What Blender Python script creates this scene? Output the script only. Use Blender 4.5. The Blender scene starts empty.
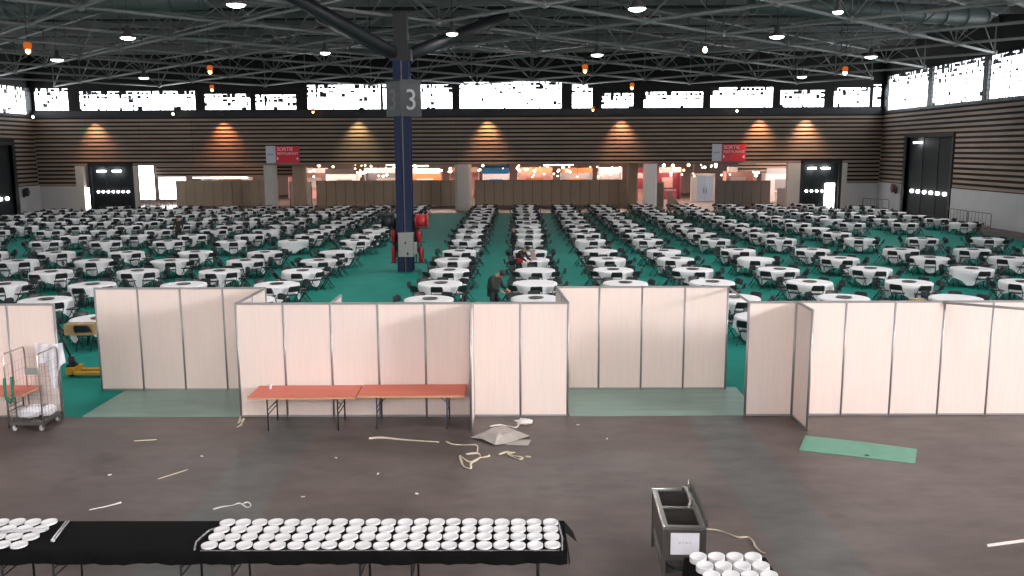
import bpy, math, random
from mathutils import Vector, Matrix
import numpy as np

# ---------------------------------------------------------------- camera, world, exposure
scene = bpy.context.scene
COL = scene.collection
FPX, PITCH, CAMH, VPX, ROLL = 869.0, math.radians(8.96), 5.72, 519.0, math.radians(0.25)
YAW = math.atan((VPX - 512.0) / FPX * math.cos(PITCH))
fwd = Vector((-math.sin(YAW) * math.cos(PITCH), math.cos(YAW) * math.cos(PITCH), -math.sin(PITCH)))
rgt = fwd.cross(Vector((0, 0, 1))).normalized()
upv = rgt.cross(fwd)
cr, sr = math.cos(ROLL), math.sin(ROLL)
R2 = rgt * cr - upv * sr
U2 = rgt * sr + upv * cr
cam = bpy.data.cameras.new('camera')
cam.sensor_width = 36.0
cam.lens = FPX / 1024.0 * 36.0
cam.clip_end = 400.0
camo = bpy.data.objects.new('camera', cam)
COL.objects.link(camo)
M = Matrix((R2, U2, -fwd)).transposed().to_4x4()
M.translation = Vector((0, 0, CAMH))
camo.matrix_world = M
scene.camera = camo

world = bpy.data.worlds.new('world')
scene.world = world
world.use_nodes = True
bgn = world.node_tree.nodes['Background']
bgn.inputs[0].default_value = (0.80, 0.90, 1.0, 1)
bgn.inputs[1].default_value = 3.0

scene.view_settings.view_transform = 'Standard'
scene.view_settings.look = 'None'
scene.view_settings.gamma = 1.0
scene.view_settings.exposure = 1.36
scene.view_settings.use_curve_mapping = False
scene.cycles.max_bounces = 6
scene.cycles.diffuse_bounces = 4
scene.cycles.glossy_bounces = 3
scene.cycles.transparent_max_bounces = 12
scene.cycles.sample_clamp_indirect = 4.0

GLAZE_BACK = 5.0      # daylight through the band of windows on the far wall
GLAZE_SIDE = 3.2
GLAZE_NEAR = 46.0     # tall glazing of the right wall beside the camera
FILL_FRONT = 2.9      # front fill from a glowing panel added behind the viewpoint
HIGHBAY_W = 420.0
WARM_W = 480.0

def area(name, loc, target, sx, sy, power, color, parent=None, spread=math.pi):
    l = bpy.data.lights.new(name, 'AREA')
    l.shape = 'RECTANGLE'; l.size = sx; l.size_y = sy; l.energy = power; l.color = color; l.spread = spread
    o = bpy.data.objects.new(name, l); COL.objects.link(o)
    o.location = loc
    d = Vector(target) - Vector(loc)
    o.rotation_euler = d.to_track_quat('-Z', 'Y').to_euler()
    return o

rnd = random.Random(11)
PI = math.pi

# ---------------------------------------------------------------- materials
MATS = {}
def mat(name, col, rough=0.6, metal=0.0, var=0.0, scale=6.0, col2=None, spec=0.5, bump=0.0, stretch=None, coords='Object'):
    if name in MATS: return MATS[name]
    m = bpy.data.materials.new(name); m.use_nodes = True
    nt = m.node_tree; b = nt.nodes['Principled BSDF']
    b.inputs['Roughness'].default_value = rough
    b.inputs['Metallic'].default_value = metal
    b.inputs['Specular IOR Level'].default_value = spec
    c = (*col, 1)
    tc = nt.nodes.new('ShaderNodeTexCoord'); mp = nt.nodes.new('ShaderNodeMapping')
    nt.links.new(tc.outputs[coords], mp.inputs[0])
    if stretch: mp.inputs['Scale'].default_value = stretch
    nz = nt.nodes.new('ShaderNodeTexNoise'); nz.inputs['Scale'].default_value = scale
    nz.inputs['Detail'].default_value = 4
    nt.links.new(mp.outputs[0], nz.inputs['Vector'])
    rp = nt.nodes.new('ShaderNodeValToRGB')
    if col2 is None:
        col2 = tuple(max(0, x * (1 - max(var, 0.04))) for x in col)
    rp.color_ramp.elements[0].position = 0.35; rp.color_ramp.elements[1].position = 0.65
    rp.color_ramp.elements[0].color = (*col2, 1); rp.color_ramp.elements[1].color = c
    nt.links.new(nz.outputs[0], rp.inputs[0]); nt.links.new(rp.outputs[0], b.inputs['Base Color'])
    if bump:
        bp = nt.nodes.new('ShaderNodeBump'); bp.inputs['Strength'].default_value = bump
        nt.links.new(nz.outputs[0], bp.inputs['Height']); nt.links.new(bp.outputs[0], b.inputs['Normal'])
    MATS[name] = m
    return m
def emit(name, col, strength):
    if name in MATS: return MATS[name]
    m = bpy.data.materials.new(name); m.use_nodes = True
    nt = m.node_tree; nt.nodes.clear()
    o = nt.nodes.new('ShaderNodeOutputMaterial'); e = nt.nodes.new('ShaderNodeEmission')
    e.inputs[0].default_value = (*col, 1); e.inputs[1].default_value = strength
    nt.links.new(e.outputs[0], o.inputs[0]); MATS[name] = m
    return m

def floor_mat():
    m = bpy.data.materials.new('concrete_floor'); m.use_nodes = True
    nt = m.node_tree; N = nt.nodes; L = nt.links; b = N['Principled BSDF']
    tc = N.new('ShaderNodeTexCoord')
    def noise(s, det, stretch=(1, 1, 1)):
        mp = N.new('ShaderNodeMapping'); mp.inputs['Scale'].default_value = stretch
        L.new(tc.outputs['Object'], mp.inputs[0])
        n = N.new('ShaderNodeTexNoise'); n.inputs['Scale'].default_value = s; n.inputs['Detail'].default_value = det
        n.inputs['Roughness'].default_value = 0.65
        L.new(mp.outputs[0], n.inputs['Vector']); return n
    def ramp(src, p0, c0, p1, c1):
        r = N.new('ShaderNodeValToRGB'); r.color_ramp.elements[0].position = p0; r.color_ramp.elements[1].position = p1
        r.color_ramp.elements[0].color = (*c0, 1); r.color_ramp.elements[1].color = (*c1, 1)
        L.new(src, r.inputs[0]); return r
    def mix(a, bb, f, mode='MIX'):
        x = N.new('ShaderNodeMix'); x.data_type = 'RGBA'; x.blend_type = mode
        if isinstance(f, float): x.inputs[0].default_value = f
        else: L.new(f, x.inputs[0])
        L.new(a, x.inputs[6]); L.new(bb, x.inputs[7]); return x.outputs[2]
    base = ramp(noise(0.35, 8).outputs[0], 0.32, (0.072, 0.056, 0.052), 0.68, (0.140, 0.112, 0.102))
    # bluish worn slabs
    br = N.new('ShaderNodeTexBrick'); mp = N.new('ShaderNodeMapping'); mp.inputs['Rotation'].default_value = (0, 0, math.radians(8))
    L.new(tc.outputs['Object'], mp.inputs[0]); L.new(mp.outputs[0], br.inputs['Vector'])
    br.inputs['Scale'].default_value = 1.0; br.inputs['Brick Width'].default_value = 5.2; br.inputs['Row Height'].default_value = 3.4
    br.inputs['Mortar Size'].default_value = 0.012; br.inputs['Color1'].default_value = (0, 0, 0, 1); br.inputs['Color2'].default_value = (1, 1, 1, 1)
    br.inputs['Mortar'].default_value = (0.25, 0.25, 0.25, 1)
    rgb = N.new('ShaderNodeRGB'); rgb.outputs[0].default_value = (0.088, 0.098, 0.094, 1)
    slab = ramp(br.outputs['Color'], 0.55, (0, 0, 0), 0.95, (0.22, 0.22, 0.22))
    c = mix(base.outputs[0], rgb.outputs[0], slab.outputs[0])
    sx = N.new('ShaderNodeSeparateXYZ'); L.new(tc.outputs['Object'], sx.inputs[0])
    wob = N.new('ShaderNodeMath'); wob.operation = 'MULTIPLY_ADD'; L.new(noise(0.8, 3).outputs[0], wob.inputs[0]); wob.inputs[1].default_value = 0.5; L.new(sx.outputs[0], wob.inputs[2])
    ab = N.new('ShaderNodeMath'); ab.operation = 'ABSOLUTE'; L.new(wob.outputs[0], ab.inputs[0])
    dv = N.new('ShaderNodeMath'); dv.operation = 'MULTIPLY'; L.new(ab.outputs[0], dv.inputs[0]); dv.inputs[1].default_value = 0.1
    lane = N.new('ShaderNodeValToRGB'); cr_ = lane.color_ramp; cr_.elements[0].position = 0.385; cr_.elements[0].color = (0, 0, 0, 1); cr_.elements[1].position = 0.395; cr_.elements[1].color = (0.75, 0.75, 0.75, 1)
    e1 = cr_.elements.new(0.50); e1.color = (0.75, 0.75, 0.75, 1); e2 = cr_.elements.new(0.51); e2.color = (0, 0, 0, 1)
    L.new(dv.outputs[0], lane.inputs[0])
    c = mix(c, rgb.outputs[0], lane.outputs[0])
    joint = N.new('ShaderNodeValToRGB'); jr = joint.color_ramp; jr.elements[0].position = 0.0; jr.elements[0].color = (0.75, 0.75, 0.75, 1); jr.elements[1].position = 0.02; jr.elements[1].color = (1, 1, 1, 1)
    pat = ramp(noise(1.6, 10, (0.7, 1.5, 1)).outputs[0], 0.38, (0.80, 0.79, 0.79), 0.62, (1.12, 1.10, 1.10))
    c = mix(c, pat.outputs[0], 1.0, 'MULTIPLY')
    streak = ramp(noise(0.9, 6, (0.25, 2.2, 1)).outputs[0], 0.58, (0, 0, 0), 0.78, (0.35, 0.35, 0.35))
    lt = N.new('ShaderNodeRGB'); lt.outputs[0].default_value = (0.20, 0.17, 0.15, 1)
    c = mix(c, lt.outputs[0], streak.outputs[0])
    st = ramp(noise(0.55, 5).outputs[0], 0.60, (1, 1, 1), 0.74, (0.62, 0.60, 0.60))
    c = mix(c, st.outputs[0], 1.0, 'MULTIPLY')
    L.new(c, b.inputs['Base Color'])
    rr = ramp(noise(0.7, 4).outputs[0], 0.3, (0.34,) * 3, 0.7, (0.55,) * 3)
    L.new(rr.outputs[0], b.inputs['Roughness'])
    b.inputs['Specular IOR Level'].default_value = 0.35
    return m

M_FLOOR = floor_mat()
M_CARPET = mat('green_carpet', (0.007, 0.240, 0.195), 0.8, var=0.15, scale=1.2, spec=0.2)
M_FILM = mat('filmed_green', (0.19, 0.31, 0.265), 0.35, var=0.18, scale=1.5, stretch=(0.4, 3, 1))
M_PALE = mat('pale_green_strip', (0.12, 0.34, 0.24), 0.5, var=0.15, scale=3)
M_PANEL = mat('pink_wood_panel', (0.82, 0.695, 0.635), 0.5, var=0.03, scale=2.0, stretch=(8, 8, 0.5))
M_ALU = mat('aluminium', (0.36, 0.35, 0.35), 0.4, 0.6)
M_BROWN = mat('brown_wood_panel', (0.46, 0.34, 0.24), 0.6, var=0.12, scale=2.0, stretch=(6, 6, 0.6))
M_SLAT = mat('timber_slat', (0.34, 0.25, 0.195), 0.65, var=0.25, scale=1.0, stretch=(0.4, 0.4, 3))
M_DARKW = mat('black_backing', (0.012, 0.011, 0.010), 0.9)
M_WHITEW = mat('white_render', (0.54, 0.545, 0.56), 0.8, var=0.08, scale=0.6)
M_PILW = mat('pillar_render', (0.55, 0.54, 0.51), 0.7, var=0.06)
M_DECK = mat('roof_deck', (0.012, 0.014, 0.015), 0.9, var=0.3, scale=0.3)
M_TRUSS = mat('truss_paint', (0.21, 0.215, 0.21), 0.55, var=0.15)
M_DUCT = mat('duct_paint', (0.07, 0.095, 0.09), 0.5, var=0.15)
M_DARKM = mat('dark_metal', (0.02, 0.022, 0.025), 0.5, 0.3)
M_DOOR = mat('dark_door', (0.014, 0.018, 0.021), 0.6, spec=0.2)
M_GLAZE_B = emit('glazing_daylight_back', (0.92, 0.96, 1.0), GLAZE_BACK)
M_GLAZE_S = emit('glazing_daylight_side', (0.92, 0.96, 1.0), GLAZE_SIDE)
M_GLAZE_N = emit('glazing_daylight_near', (1.0, 0.96, 0.96), GLAZE_NEAR)
M_CLOTH = mat('white_cloth', (0.86, 0.85, 0.87), 0.85, var=0.05, scale=3)
M_BLKCL = mat('black_cloth', (0.0045, 0.0045, 0.005), 0.9, var=0.2, scale=4, spec=0.12)
M_BLACK = mat('black_plastic', (0.008, 0.010, 0.012), 0.42)
M_BLKMET = mat('black_tube', (0.020, 0.022, 0.026), 0.4, 0.4)
M_TRAY = mat('tray_brown', (0.035, 0.018, 0.018), 0.45)
M_PLY = mat('table_board', (0.35, 0.24, 0.15), 0.6, var=0.1)
M_PLATE = mat('white_china', (0.76, 0.755, 0.77), 0.25)
M_RED = mat('red_paint', (0.40, 0.018, 0.025), 0.4)
M_BLUE = mat('blue_column_paint', (0.016, 0.026, 0.070), 0.6, var=0.15, spec=0.2)
M_GREYB = mat('grey_box_paint', (0.27, 0.275, 0.26), 0.5)
M_ORANGE = mat('orange_red_top', (0.62, 0.125, 0.075), 0.42, var=0.12, scale=1.5, stretch=(0.5, 4, 1))
M_EDGE = mat('wood_edge', (0.55, 0.33, 0.18), 0.6)
M_BLULEG = mat('blue_steel_leg', (0.05, 0.07, 0.12), 0.45, 0.3)
M_STEEL = mat('stainless', (0.60, 0.58, 0.55), 0.28, 0.9)
M_STEELD = mat('dull_steel', (0.16, 0.15, 0.14), 0.4, 0.8)
M_PAPER = mat('paper_white', (0.66, 0.66, 0.72), 0.8)
M_CARD = mat('cardboard', (0.42, 0.27, 0.13), 0.85, var=0.1)
M_GREYC = mat('grey_sheet', (0.42, 0.38, 0.35), 0.8, var=0.15, scale=5)
M_CORD = mat('cream_cord', (0.62, 0.55, 0.42), 0.7)
M_WIRE = mat('white_cable', (0.75, 0.72, 0.68), 0.6)
M_YEL = mat('yellow_paint', (0.62, 0.33, 0.03), 0.45)
M_LINEN = mat('linen', (0.80, 0.79, 0.84), 0.9, var=0.08, scale=6)
M_GREENP = mat('green_plastic', (0.02, 0.16, 0.10), 0.5)
M_SHADE = mat('lamp_housing', (0.10, 0.10, 0.10), 0.5, 0.5)
M_LAMP = emit('highbay_glow', (1.0, 0.98, 0.93), 9.0)
M_BULB = emit('warm_bulb', (1.0, 0.50, 0.14), 8.0)
M_BULBW = emit('white_bulb', (1.0, 0.86, 0.62), 11.0)
M_WARM = emit('warm_lights', (1.0, 0.62, 0.34), 5.0)
M_PORT = emit('porthole_daylight', (1.0, 1.0, 1.0), 5.0)
M_NUM = mat('number_grey', (0.30, 0.31, 0.32), 0.7)
M_SIGND = mat('sign_dark', (0.030, 0.032, 0.036), 0.6)
M_SKIN = mat('skin', (0.55, 0.28, 0.20), 0.6)
M_HAIR = mat('dark_hair', (0.02, 0.014, 0.01), 0.7)
def clear_mat():
    m = bpy.data.materials.new('clear_plastic'); m.use_nodes = True
    b = m.node_tree.nodes['Principled BSDF']
    b.inputs['Base Color'].default_value = (0.8, 0.8, 0.82, 1); b.inputs['Roughness'].default_value = 0.18
    b.inputs['Alpha'].default_value = 0.22; return m
M_CLEAR = clear_mat()

# ---------------------------------------------------------------- mesh builder
class MB:
    def __init__(s): s.v = []; s.f = []; s.m = []; s.mats = []; s.sm = []
    def mi(s, m):
        if m is None: m = s.mats[0] if s.mats else M_GREYB
        if m not in s.mats: s.mats.append(m)
        return s.mats.index(m)
    def add(s, vs, fs, m=None, smooth=False):
        k = len(s.v); i = s.mi(m)
        s.v.extend([tuple(x) for x in vs])
        for f in fs: s.f.append(tuple(a + k for a in f)); s.m.append(i); s.sm.append(smooth)
    def box(s, x0, x1, y0, y1, z0, z1, m=None):
        if x0 > x1: x0, x1 = x1, x0
        if y0 > y1: y0, y1 = y1, y0
        if z0 > z1: z0, z1 = z1, z0
        s.add([(x0, y0, z0), (x1, y0, z0), (x1, y1, z0), (x0, y1, z0), (x0, y0, z1), (x1, y0, z1), (x1, y1, z1), (x0, y1, z1)],
              [(0, 3, 2, 1), (4, 5, 6, 7), (0, 1, 5, 4), (1, 2, 6, 5), (2, 3, 7, 6), (3, 0, 4, 7)], m)
    def tube(s, pts, r, m=None, n=8, closed=False, caps=True):
        pts = [Vector(p) for p in pts]; N = len(pts); vs = []; prev = None
        rs = r if isinstance(r, (list, tuple)) else [r] * N
        for i, p in enumerate(pts):
            if closed: d = pts[(i + 1) % N] - pts[i - 1]
            else: d = pts[min(i + 1, N - 1)] - pts[max(i - 1, 0)]
            d = d.normalized() if d.length > 1e-9 else Vector((0, 0, 1))
            if prev is None:
                a = Vector((0, 0, 1)) if abs(d.z) < 0.9 else Vector((1, 0, 0))
                u = d.cross(a).normalized()
            else:
                u = prev - d * prev.dot(d)
                u = u.normalized() if u.length > 1e-6 else d.orthogonal().normalized()
            prev = u; w = d.cross(u)
            for k in range(n):
                t = 2 * PI * (k + 0.5) / n
                vs.append(p + (u * math.cos(t) + w * math.sin(t)) * rs[i])
        fs = []
        for i in range(N if closed else N - 1):
            j = (i + 1) % N
            for k in range(n): fs.append((i * n + k, i * n + (k + 1) % n, j * n + (k + 1) % n, j * n + k))
        if caps and not closed:
            fs.append(tuple(range(n - 1, -1, -1))); fs.append(tuple((N - 1) * n + k for k in range(n)))
        s.add(vs, fs, m, smooth=n > 4)
    def lathe(s, prof, m=None, n=20, c=(0, 0, 0), smooth=True):
        vs = []; fs = []
        for (r, z) in prof:
            for k in range(n):
                t = 2 * PI * k / n; vs.append((c[0] + r * math.cos(t), c[1] + r * math.sin(t), c[2] + z))
        P = len(prof)
        for i in range(P - 1):
            for k in range(n): fs.append((i * n + k, i * n + (k + 1) % n, (i + 1) * n + (k + 1) % n, (i + 1) * n + k))
        if prof[0][0] > 1e-4: fs.append(tuple(range(n - 1, -1, -1)))
        if prof[-1][0] > 1e-4: fs.append(tuple((P - 1) * n + k for k in range(n)))
        s.add(vs, fs, m, smooth)
    def prism(s, poly, z0, z1, m=None):
        n = len(poly)
        vs = [(x, y, z0) for x, y in poly] + [(x, y, z1) for x, y in poly]
        s.add(vs, [tuple(range(n - 1, -1, -1)), tuple(range(n, 2 * n))] + [(i, (i + 1) % n, n + (i + 1) % n, n + i) for i in range(n)], m)
    def mesh(s, name):
        me = bpy.data.meshes.new(name)
        me.from_pydata(s.v, [], s.f)
        for m in s.mats: me.materials.append(m)
        me.polygons.foreach_set('material_index', s.m)
        me.polygons.foreach_set('use_smooth', s.sm)
        me.update(); return me
    def build(s, name, parent=None, loc=None):
        o = bpy.data.objects.new(name, s.mesh(name)); COL.objects.link(o)
        if parent is not None: o.parent = parent
        if loc is not None: o.location = loc
        return o

def tag(o, label=None, cat=None, group=None, kind=None):
    if label:
        o['label'] = label
    if cat: o['category'] = cat
    if group: o['group'] = group
    if kind: o['kind'] = kind
    return o
def empty(name, loc=(0, 0, 0), rz=0.0):
    o = bpy.data.objects.new(name, None); COL.objects.link(o)
    o.location = loc; o.rotation_euler = (0, 0, rz); o.empty_display_size = 0.1; return o
def copy_tree(o, parent=None):
    c = o.copy(); COL.objects.link(c); c.parent = parent
    for ch in list(o.children): copy_tree(ch, c)
    return c
def struct(o, label=None, cat=None):
    o['kind'] = 'structure'
    if o.parent is None:
        if label: o['label'] = label
        if cat: o['category'] = cat
    return o
def sbox(name, label, cat, m, *b):
    mb = MB()
    if isinstance(b[0], (list, tuple)):
        for q in b: mb.box(*q, m)
    else: mb.box(*b, m)
    return struct(mb.build(name), label, cat)

XL, XR, YB, YF = -46.8, 34.9, 85.0, -9.0
HS0, HS1 = 4.45, 9.05
ROOF = 15.2

# ---------------------------------------------------------------- floor, carpet, walls, roof
sbox('floor', 'grey-brown worn concrete floor of the hall', 'floor', M_FLOOR, XL - 14, XR + 14, YF, 122, -0.3, 0.0)
mb = MB(); mb.box(XL + 1.5, 31.6, 20.62, 81.3, 0.0, 0.012, M_CARPET)
mb.box(-11.6, -9.6, 18.3, 20.62, 0.0, 0.012, M_CARPET)
mb.box(5.3, 6.0, 18.3, 20.62, 0.0, 0.012, M_CARPET)
tag(mb.build('carpet'), 'bright green exhibition carpet under all the round tables', 'carpet')
mb = MB(); mb.box(-9.58, -5.98, 18.3, 20.6, 0.0, 0.014, M_FILM)
tag(mb.build('protective_film'), 'greyish plastic film over green carpet before the left set-back partition', 'plastic film')
mb = MB(); mb.box(1.1, 5.28, 18.3, 20.6, 0.0, 0.014, M_FILM)
tag(mb.build('protective_film'), 'greyish plastic film over green carpet before the middle set-back partition', 'plastic film')

sbox('wall_front', 'plain grey hall wall behind the viewpoint', 'wall', M_WHITEW, (XL, XR, YF - 0.3, YF, 0, 6.4), (XL, XR, YF - 0.3, YF, 11.6, ROOF), (XL, -34, YF - 0.3, YF, 6.4, 11.6), (10, XR, YF - 0.3, YF, 6.4, 11.6))
mb = MB(); mb.box(-34, 10, YF - 0.2, YF - 0.15, 6.4, 11.6, emit('front_fill_glow', (1.0, 0.93, 0.915), FILL_FRONT)); wf = struct(mb.build('window_70'), 'wide glowing fill panel added in the wall behind the viewpoint', 'window')  # unseen glowing panel, added to brighten the partitions from the front
mb = MB()
for k in range(12): mb.box(-34 + k * 4 - 0.06, -34 + k * 4 + 0.06, YF - 0.14, YF - 0.04, 6.4, 11.6, M_DARKM)
mb.box(-34, 10, YF - 0.14, YF - 0.04, 8.9, 9.0, M_DARKM); struct(mb.build('window_frame', wf))  # bars across the added fill panel
# back wall: backing above the opening, the lower white ends, band over the slats
sbox('wall_back', 'far end wall carrying the timber slats above the wide opening', 'wall', M_DARKW,
     (XL, XR, YB + 0.02, YB + 0.4, HS0, 9.7), (XL, XR, YB + 0.02, YB + 0.4, 12.75, ROOF),
     (XL, -43.1, YB + 0.02, YB + 0.4, 2.5, HS0), (31.75, XR, YB + 0.02, YB + 0.4, 2.5, HS0))
sbox('wall_back_left_end', 'low white rendered wall in the far left corner', 'wall', M_WHITEW, XL, -43.1, YB - 0.05, YB + 0.4, 0, 2.5)
sbox('wall_back_right_end', 'low pale rendered wall in the far right corner', 'wall', M_WHITEW, 31.75, XR, YB - 0.05, YB + 0.4, 0, 2.5)
def slats(name, label, axis, a0, a1, pos, z0, z1, sgn, holes=()):
    """horizontal boards on a wall; axis 'x' runs along x at y=pos, axis 'y' along y at x=pos"""
    mb = MB(); n = int(round((z1 - z0) / 0.40)); st = (z1 - z0) / n
    for k in range(n):
        za, zb = z0 + k * st + 0.03, z0 + k * st + 0.03 + 0.21
        segs = [(a0, a1)]
        for (h0, h1, hz) in holes:
            if za < hz:
                ns = []
                for (p, q) in segs:
                    if h1 <= p or h0 >= q: ns.append((p, q))
                    else:
                        if p < h0: ns.append((p, h0))
                        if h1 < q: ns.append((h1, q))
                segs = ns
        for (p, q) in segs:
            c = p
            while c < q - 0.01:
                d = min(q, c + 5.1)
                if axis == 'x': mb.box(c, d - 0.02, pos, pos - 0.07, za, zb, M_SLAT)
                else: mb.box(pos, pos + sgn * 0.07, c, d - 0.02, za, zb, M_SLAT)
                c = d
    return struct(mb.build(name), label, 'wall cladding')
slats('wall_back_cladding', 'horizontal brown timber slats across the far wall', 'x', XL, XR, YB, HS0, HS1, -1)
slats('wall_back_cladding_left', 'lower timber slats in the far left corner', 'x', XL, -43.1, YB, 2.5, HS0, -1)
slats('wall_back_cladding_right', 'lower timber slats in the far right corner', 'x', 31.75, XR, YB, 2.5, HS0, -1)
sbox('trim_1', 'dark steel band under the far windows', 'trim', M_DARKM, XL, XR, YB - 0.12, YB + 0.4, HS1 + 0.02, 9.7)
# side walls
D3 = (71.0, 79.4, 6.75)      # dark gate in the right wall
D4 = (74.5, 80.9, 6.45)      # dark gate in the left wall
for side, X, s, hole, nm in (('right', XR, -1, D3, 'right'), ('left', XL, 1, D4, 'left')):
    w = 0.4 * -s
    mb = MB()
    for (y0, y1, z0, z1) in ((YF, hole[0], 0, 9.25), (hole[1], YB + 0.4, 0, 9.25), (hole[0], hole[1], hole[2], 9.25), (YF, YB + 0.4, 12.9, ROOF)):
        if side == 'right' and z0 > 12: mb.box(X, X + w, 9.0, y1, z0, z1, M_DARKW); continue
        if side == 'right' and z0 == 0 and y0 == YF:
            mb.box(X, X + w, y0, y1, z0, 9.25, M_DARKW)
            continue
        mb.box(X, X + w, y0, y1, z0, z1, M_DARKW)
    struct(mb.build('wall_' + nm), 'dark backing of the %s side wall' % nm, 'wall')
    mb = MB()
    for (y0, y1) in ((YF, hole[0] - 0.5), (hole[1] + 0.5, YB - 0.05)):
        mb.box(X + s * 0.01, X + s * 0.12, y0, y1, 0, 2.6, M_WHITEW)
    struct(mb.build('wall_%s_base' % nm), 'pale rendered base of the %s side wall' % nm, 'wall')
    slats('wall_%s_cladding' % nm, 'horizontal timber slats along the %s side wall' % nm, 'y', YF, YB - 0.1, X, 2.65, 9.1, s, holes=((hole[0] - 0.5, hole[1] + 0.5, hole[2] + 0.3),))
    sbox('trim_2' if side == 'right' else 'trim_3', 'dark steel band under the %s side windows' % nm, 'trim', M_DARKM, X, X + s * 0.12, YF, YB - 0.1, 9.12, 9.3)

# glazing with bars; far windows as separate units
def window(n, axis, a0, a1, pos, z0, z1, m, label, seed, dens=0.16, s=-1, step=0.42, zst=0.34):
    r = random.Random(seed)
    g = MB(); f = MB()
    if axis == 'x': g.box(a0, a1, pos + 0.2, pos + 0.24, z0, z1, m)
    else: g.box(pos - s * 0.2, pos - s * 0.24, a0, a1, z0, z1, m)
    w = struct(g.build('window_%d' % n), label, 'window')
    def b(u0, u1, w0, w1, t=0.05):
        if axis == 'x': f.box(u0, u1, pos, pos + t, w0, w1, M_DARKM)
        else: f.box(pos, pos - s * t, u0, u1, w0, w1, M_DARKM)
    b(a0, a1, z0 - 0.02, z0 + 0.06, 0.1); b(a0, a1, z1 - 0.08, z1 + 0.02, 0.1)
    b(a0, a0 + 0.08, z0, z1, 0.1); b(a1 - 0.08, a1, z0, z1, 0.1)
    nx = max(2, int((a1 - a0) / step)); nz = max(2, int((z1 - z0) / zst))
    dx, dz = (a1 - a0) / nx, (z1 - z0) / nz
    for i in range(1, nz): b(a0, a1, z0 + i * dz - 0.022, z0 + i * dz + 0.022)
    for i in range(1, nx): b(a0 + i * dx - (0.05 if i % 6 == 0 else 0.018), a0 + i * dx + (0.05 if i % 6 == 0 else 0.018), z0, z1)
    for i in range(nx):
        top = r.random()
        for j in range(nz):
            p = dens * (0.4 if j < nz * 0.5 else 1.2)
            if j == nz - 1: p = 0.75
            if j == nz - 2: p = 0.38
            if j == nz - 3: p = 0.2
            if r.random() < p:
                b(a0 + i * dx, a0 + (i + r.uniform(0.4, 1)) * dx, z0 + j * dz, z0 + (j + r.uniform(0.4, 1)) * dz, 0.06)
    fr = f.build('window_frame', w); struct(fr)
    return w
PX = 10.2
def xb(px): return (px - 519) / PX
segs = [(0, 78, 11.9), (88, 203, 11.6), (211, 257, 11.3), (261, 302, 11.2), (312, 385, 12.1), (386, 455, 12.1), (461, 562, 12.3), (571, 592, 12.0),
        (600, 632, 11.2), (641, 700, 11.3), (706, 768, 11.7), (774, 818, 11.4), (826, 862, 11.6), (864, 877, 11.9)]
wn = 1
for (a, b, zt) in segs:
    x0, x1 = max(XL + 0.2, xb(a)), min(XR - 0.2, xb(b))
    if x1 - x0 < 0.8: continue
    window(wn, 'x', x0, x1, YB + 0.05, 9.72, zt, M_GLAZE_B, 'band window of the far wall', 40 + wn); wn += 1
mbp = MB(); prevx = XL
cuts = [(max(XL + 0.2, xb(a)), min(XR - 0.2, xb(b)), zt) for a, b, zt in segs]
for (x0, x1, zt) in cuts:
    if x0 > prevx + 0.02: mbp.box(prevx, x0, YB + 0.02, YB + 0.4, 9.7, 12.75, M_DARKW)
    mbp.box(x0, x1, YB + 0.02, YB + 0.4, zt, 12.75, M_DARKW)
    prevx = x1
mbp.box(prevx, XR, YB + 0.02, YB + 0.4, 9.7, 12.75, M_DARKW)
struct(mbp.build('wall_back_piers'), 'dark piers between the far windows', 'wall')
# side window bands, one unit per 9 m bay
y = YB - 0.6
while y > 8:
    y0 = y - 8.4
    window(wn, 'y', y0, y, XR, 9.32, 12.6, M_GLAZE_S, 'band window high in the right side wall', 90 + wn, dens=0.07, s=-1); wn += 1
    y -= 8.9
y = YB - 0.6
while y > 8:
    y0 = y - 8.4
    window(wn, 'y', y0, y, XL, 9.32, 11.9, M_GLAZE_S, 'band window high in the left side wall', 90 + wn, dens=0.12, s=1); wn += 1
    y -= 8.9
for X_, s_, z_ in ((XR, -1, 12.65), (XL, 1, 11.95)):
    yy_ = YB - 0.6; q = MB()
    q.box(X_, X_ - s_ * 0.3, YB - 0.65, YB + 0.4, 9.2, 12.95, M_DARKM)
    while yy_ > 8:
        q.box(X_, X_ - s_ * 0.3, yy_ - 8.95, yy_ - 8.35, 9.2, 12.95, M_DARKM); yy_ -= 8.9
    struct(q.build('wall_pier_right' if s_ < 0 else 'wall_pier_left'), 'dark posts between the %s side windows' % ('right' if s_ < 0 else 'left'), 'wall')
sbox('wall_left_piers', 'dark piers between the left side windows', 'wall', M_DARKW, (XL - 0.4, XL - 0.3, YF, YB, 9.25, 12.95), (XL - 0.35, XL, YF, YB, 11.9, 12.95))
sbox('wall_right_piers', 'dark strip outside the right side windows', 'wall', M_DARKW, (XR + 0.3, XR + 0.4, 8.0, YB, 9.25, 12.95), (XR, XR + 0.35, 8, YB, 12.6, 12.95))
# tall glazing of the right wall near the viewpoint: the strong light from the right
window(wn, 'y', -7.5, 5.5, XR, 9.4, 14.6, M_GLAZE_N, 'tall bright window high in the right side wall', 999, dens=0.0, s=-1, step=2.2, zst=1.7); wn += 1
sbox('wall_right_upper', 'dark wall around the tall right window', 'wall', M_DARKW, (XR, XR + 0.4, 5.5, 9.0, 9.25, ROOF), (XR, XR + 0.4, YF, -7.5, 9.25, ROOF), (XR, XR + 0.4, -7.5, 5.5, 14.6, ROOF))
sbox('ceiling', 'dark roof deck above the trusses', 'ceiling', M_DECK, XL - 0.4, XR + 0.4, YF - 0.3, YB + 0.4, ROOF, ROOF + 0.2)

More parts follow.
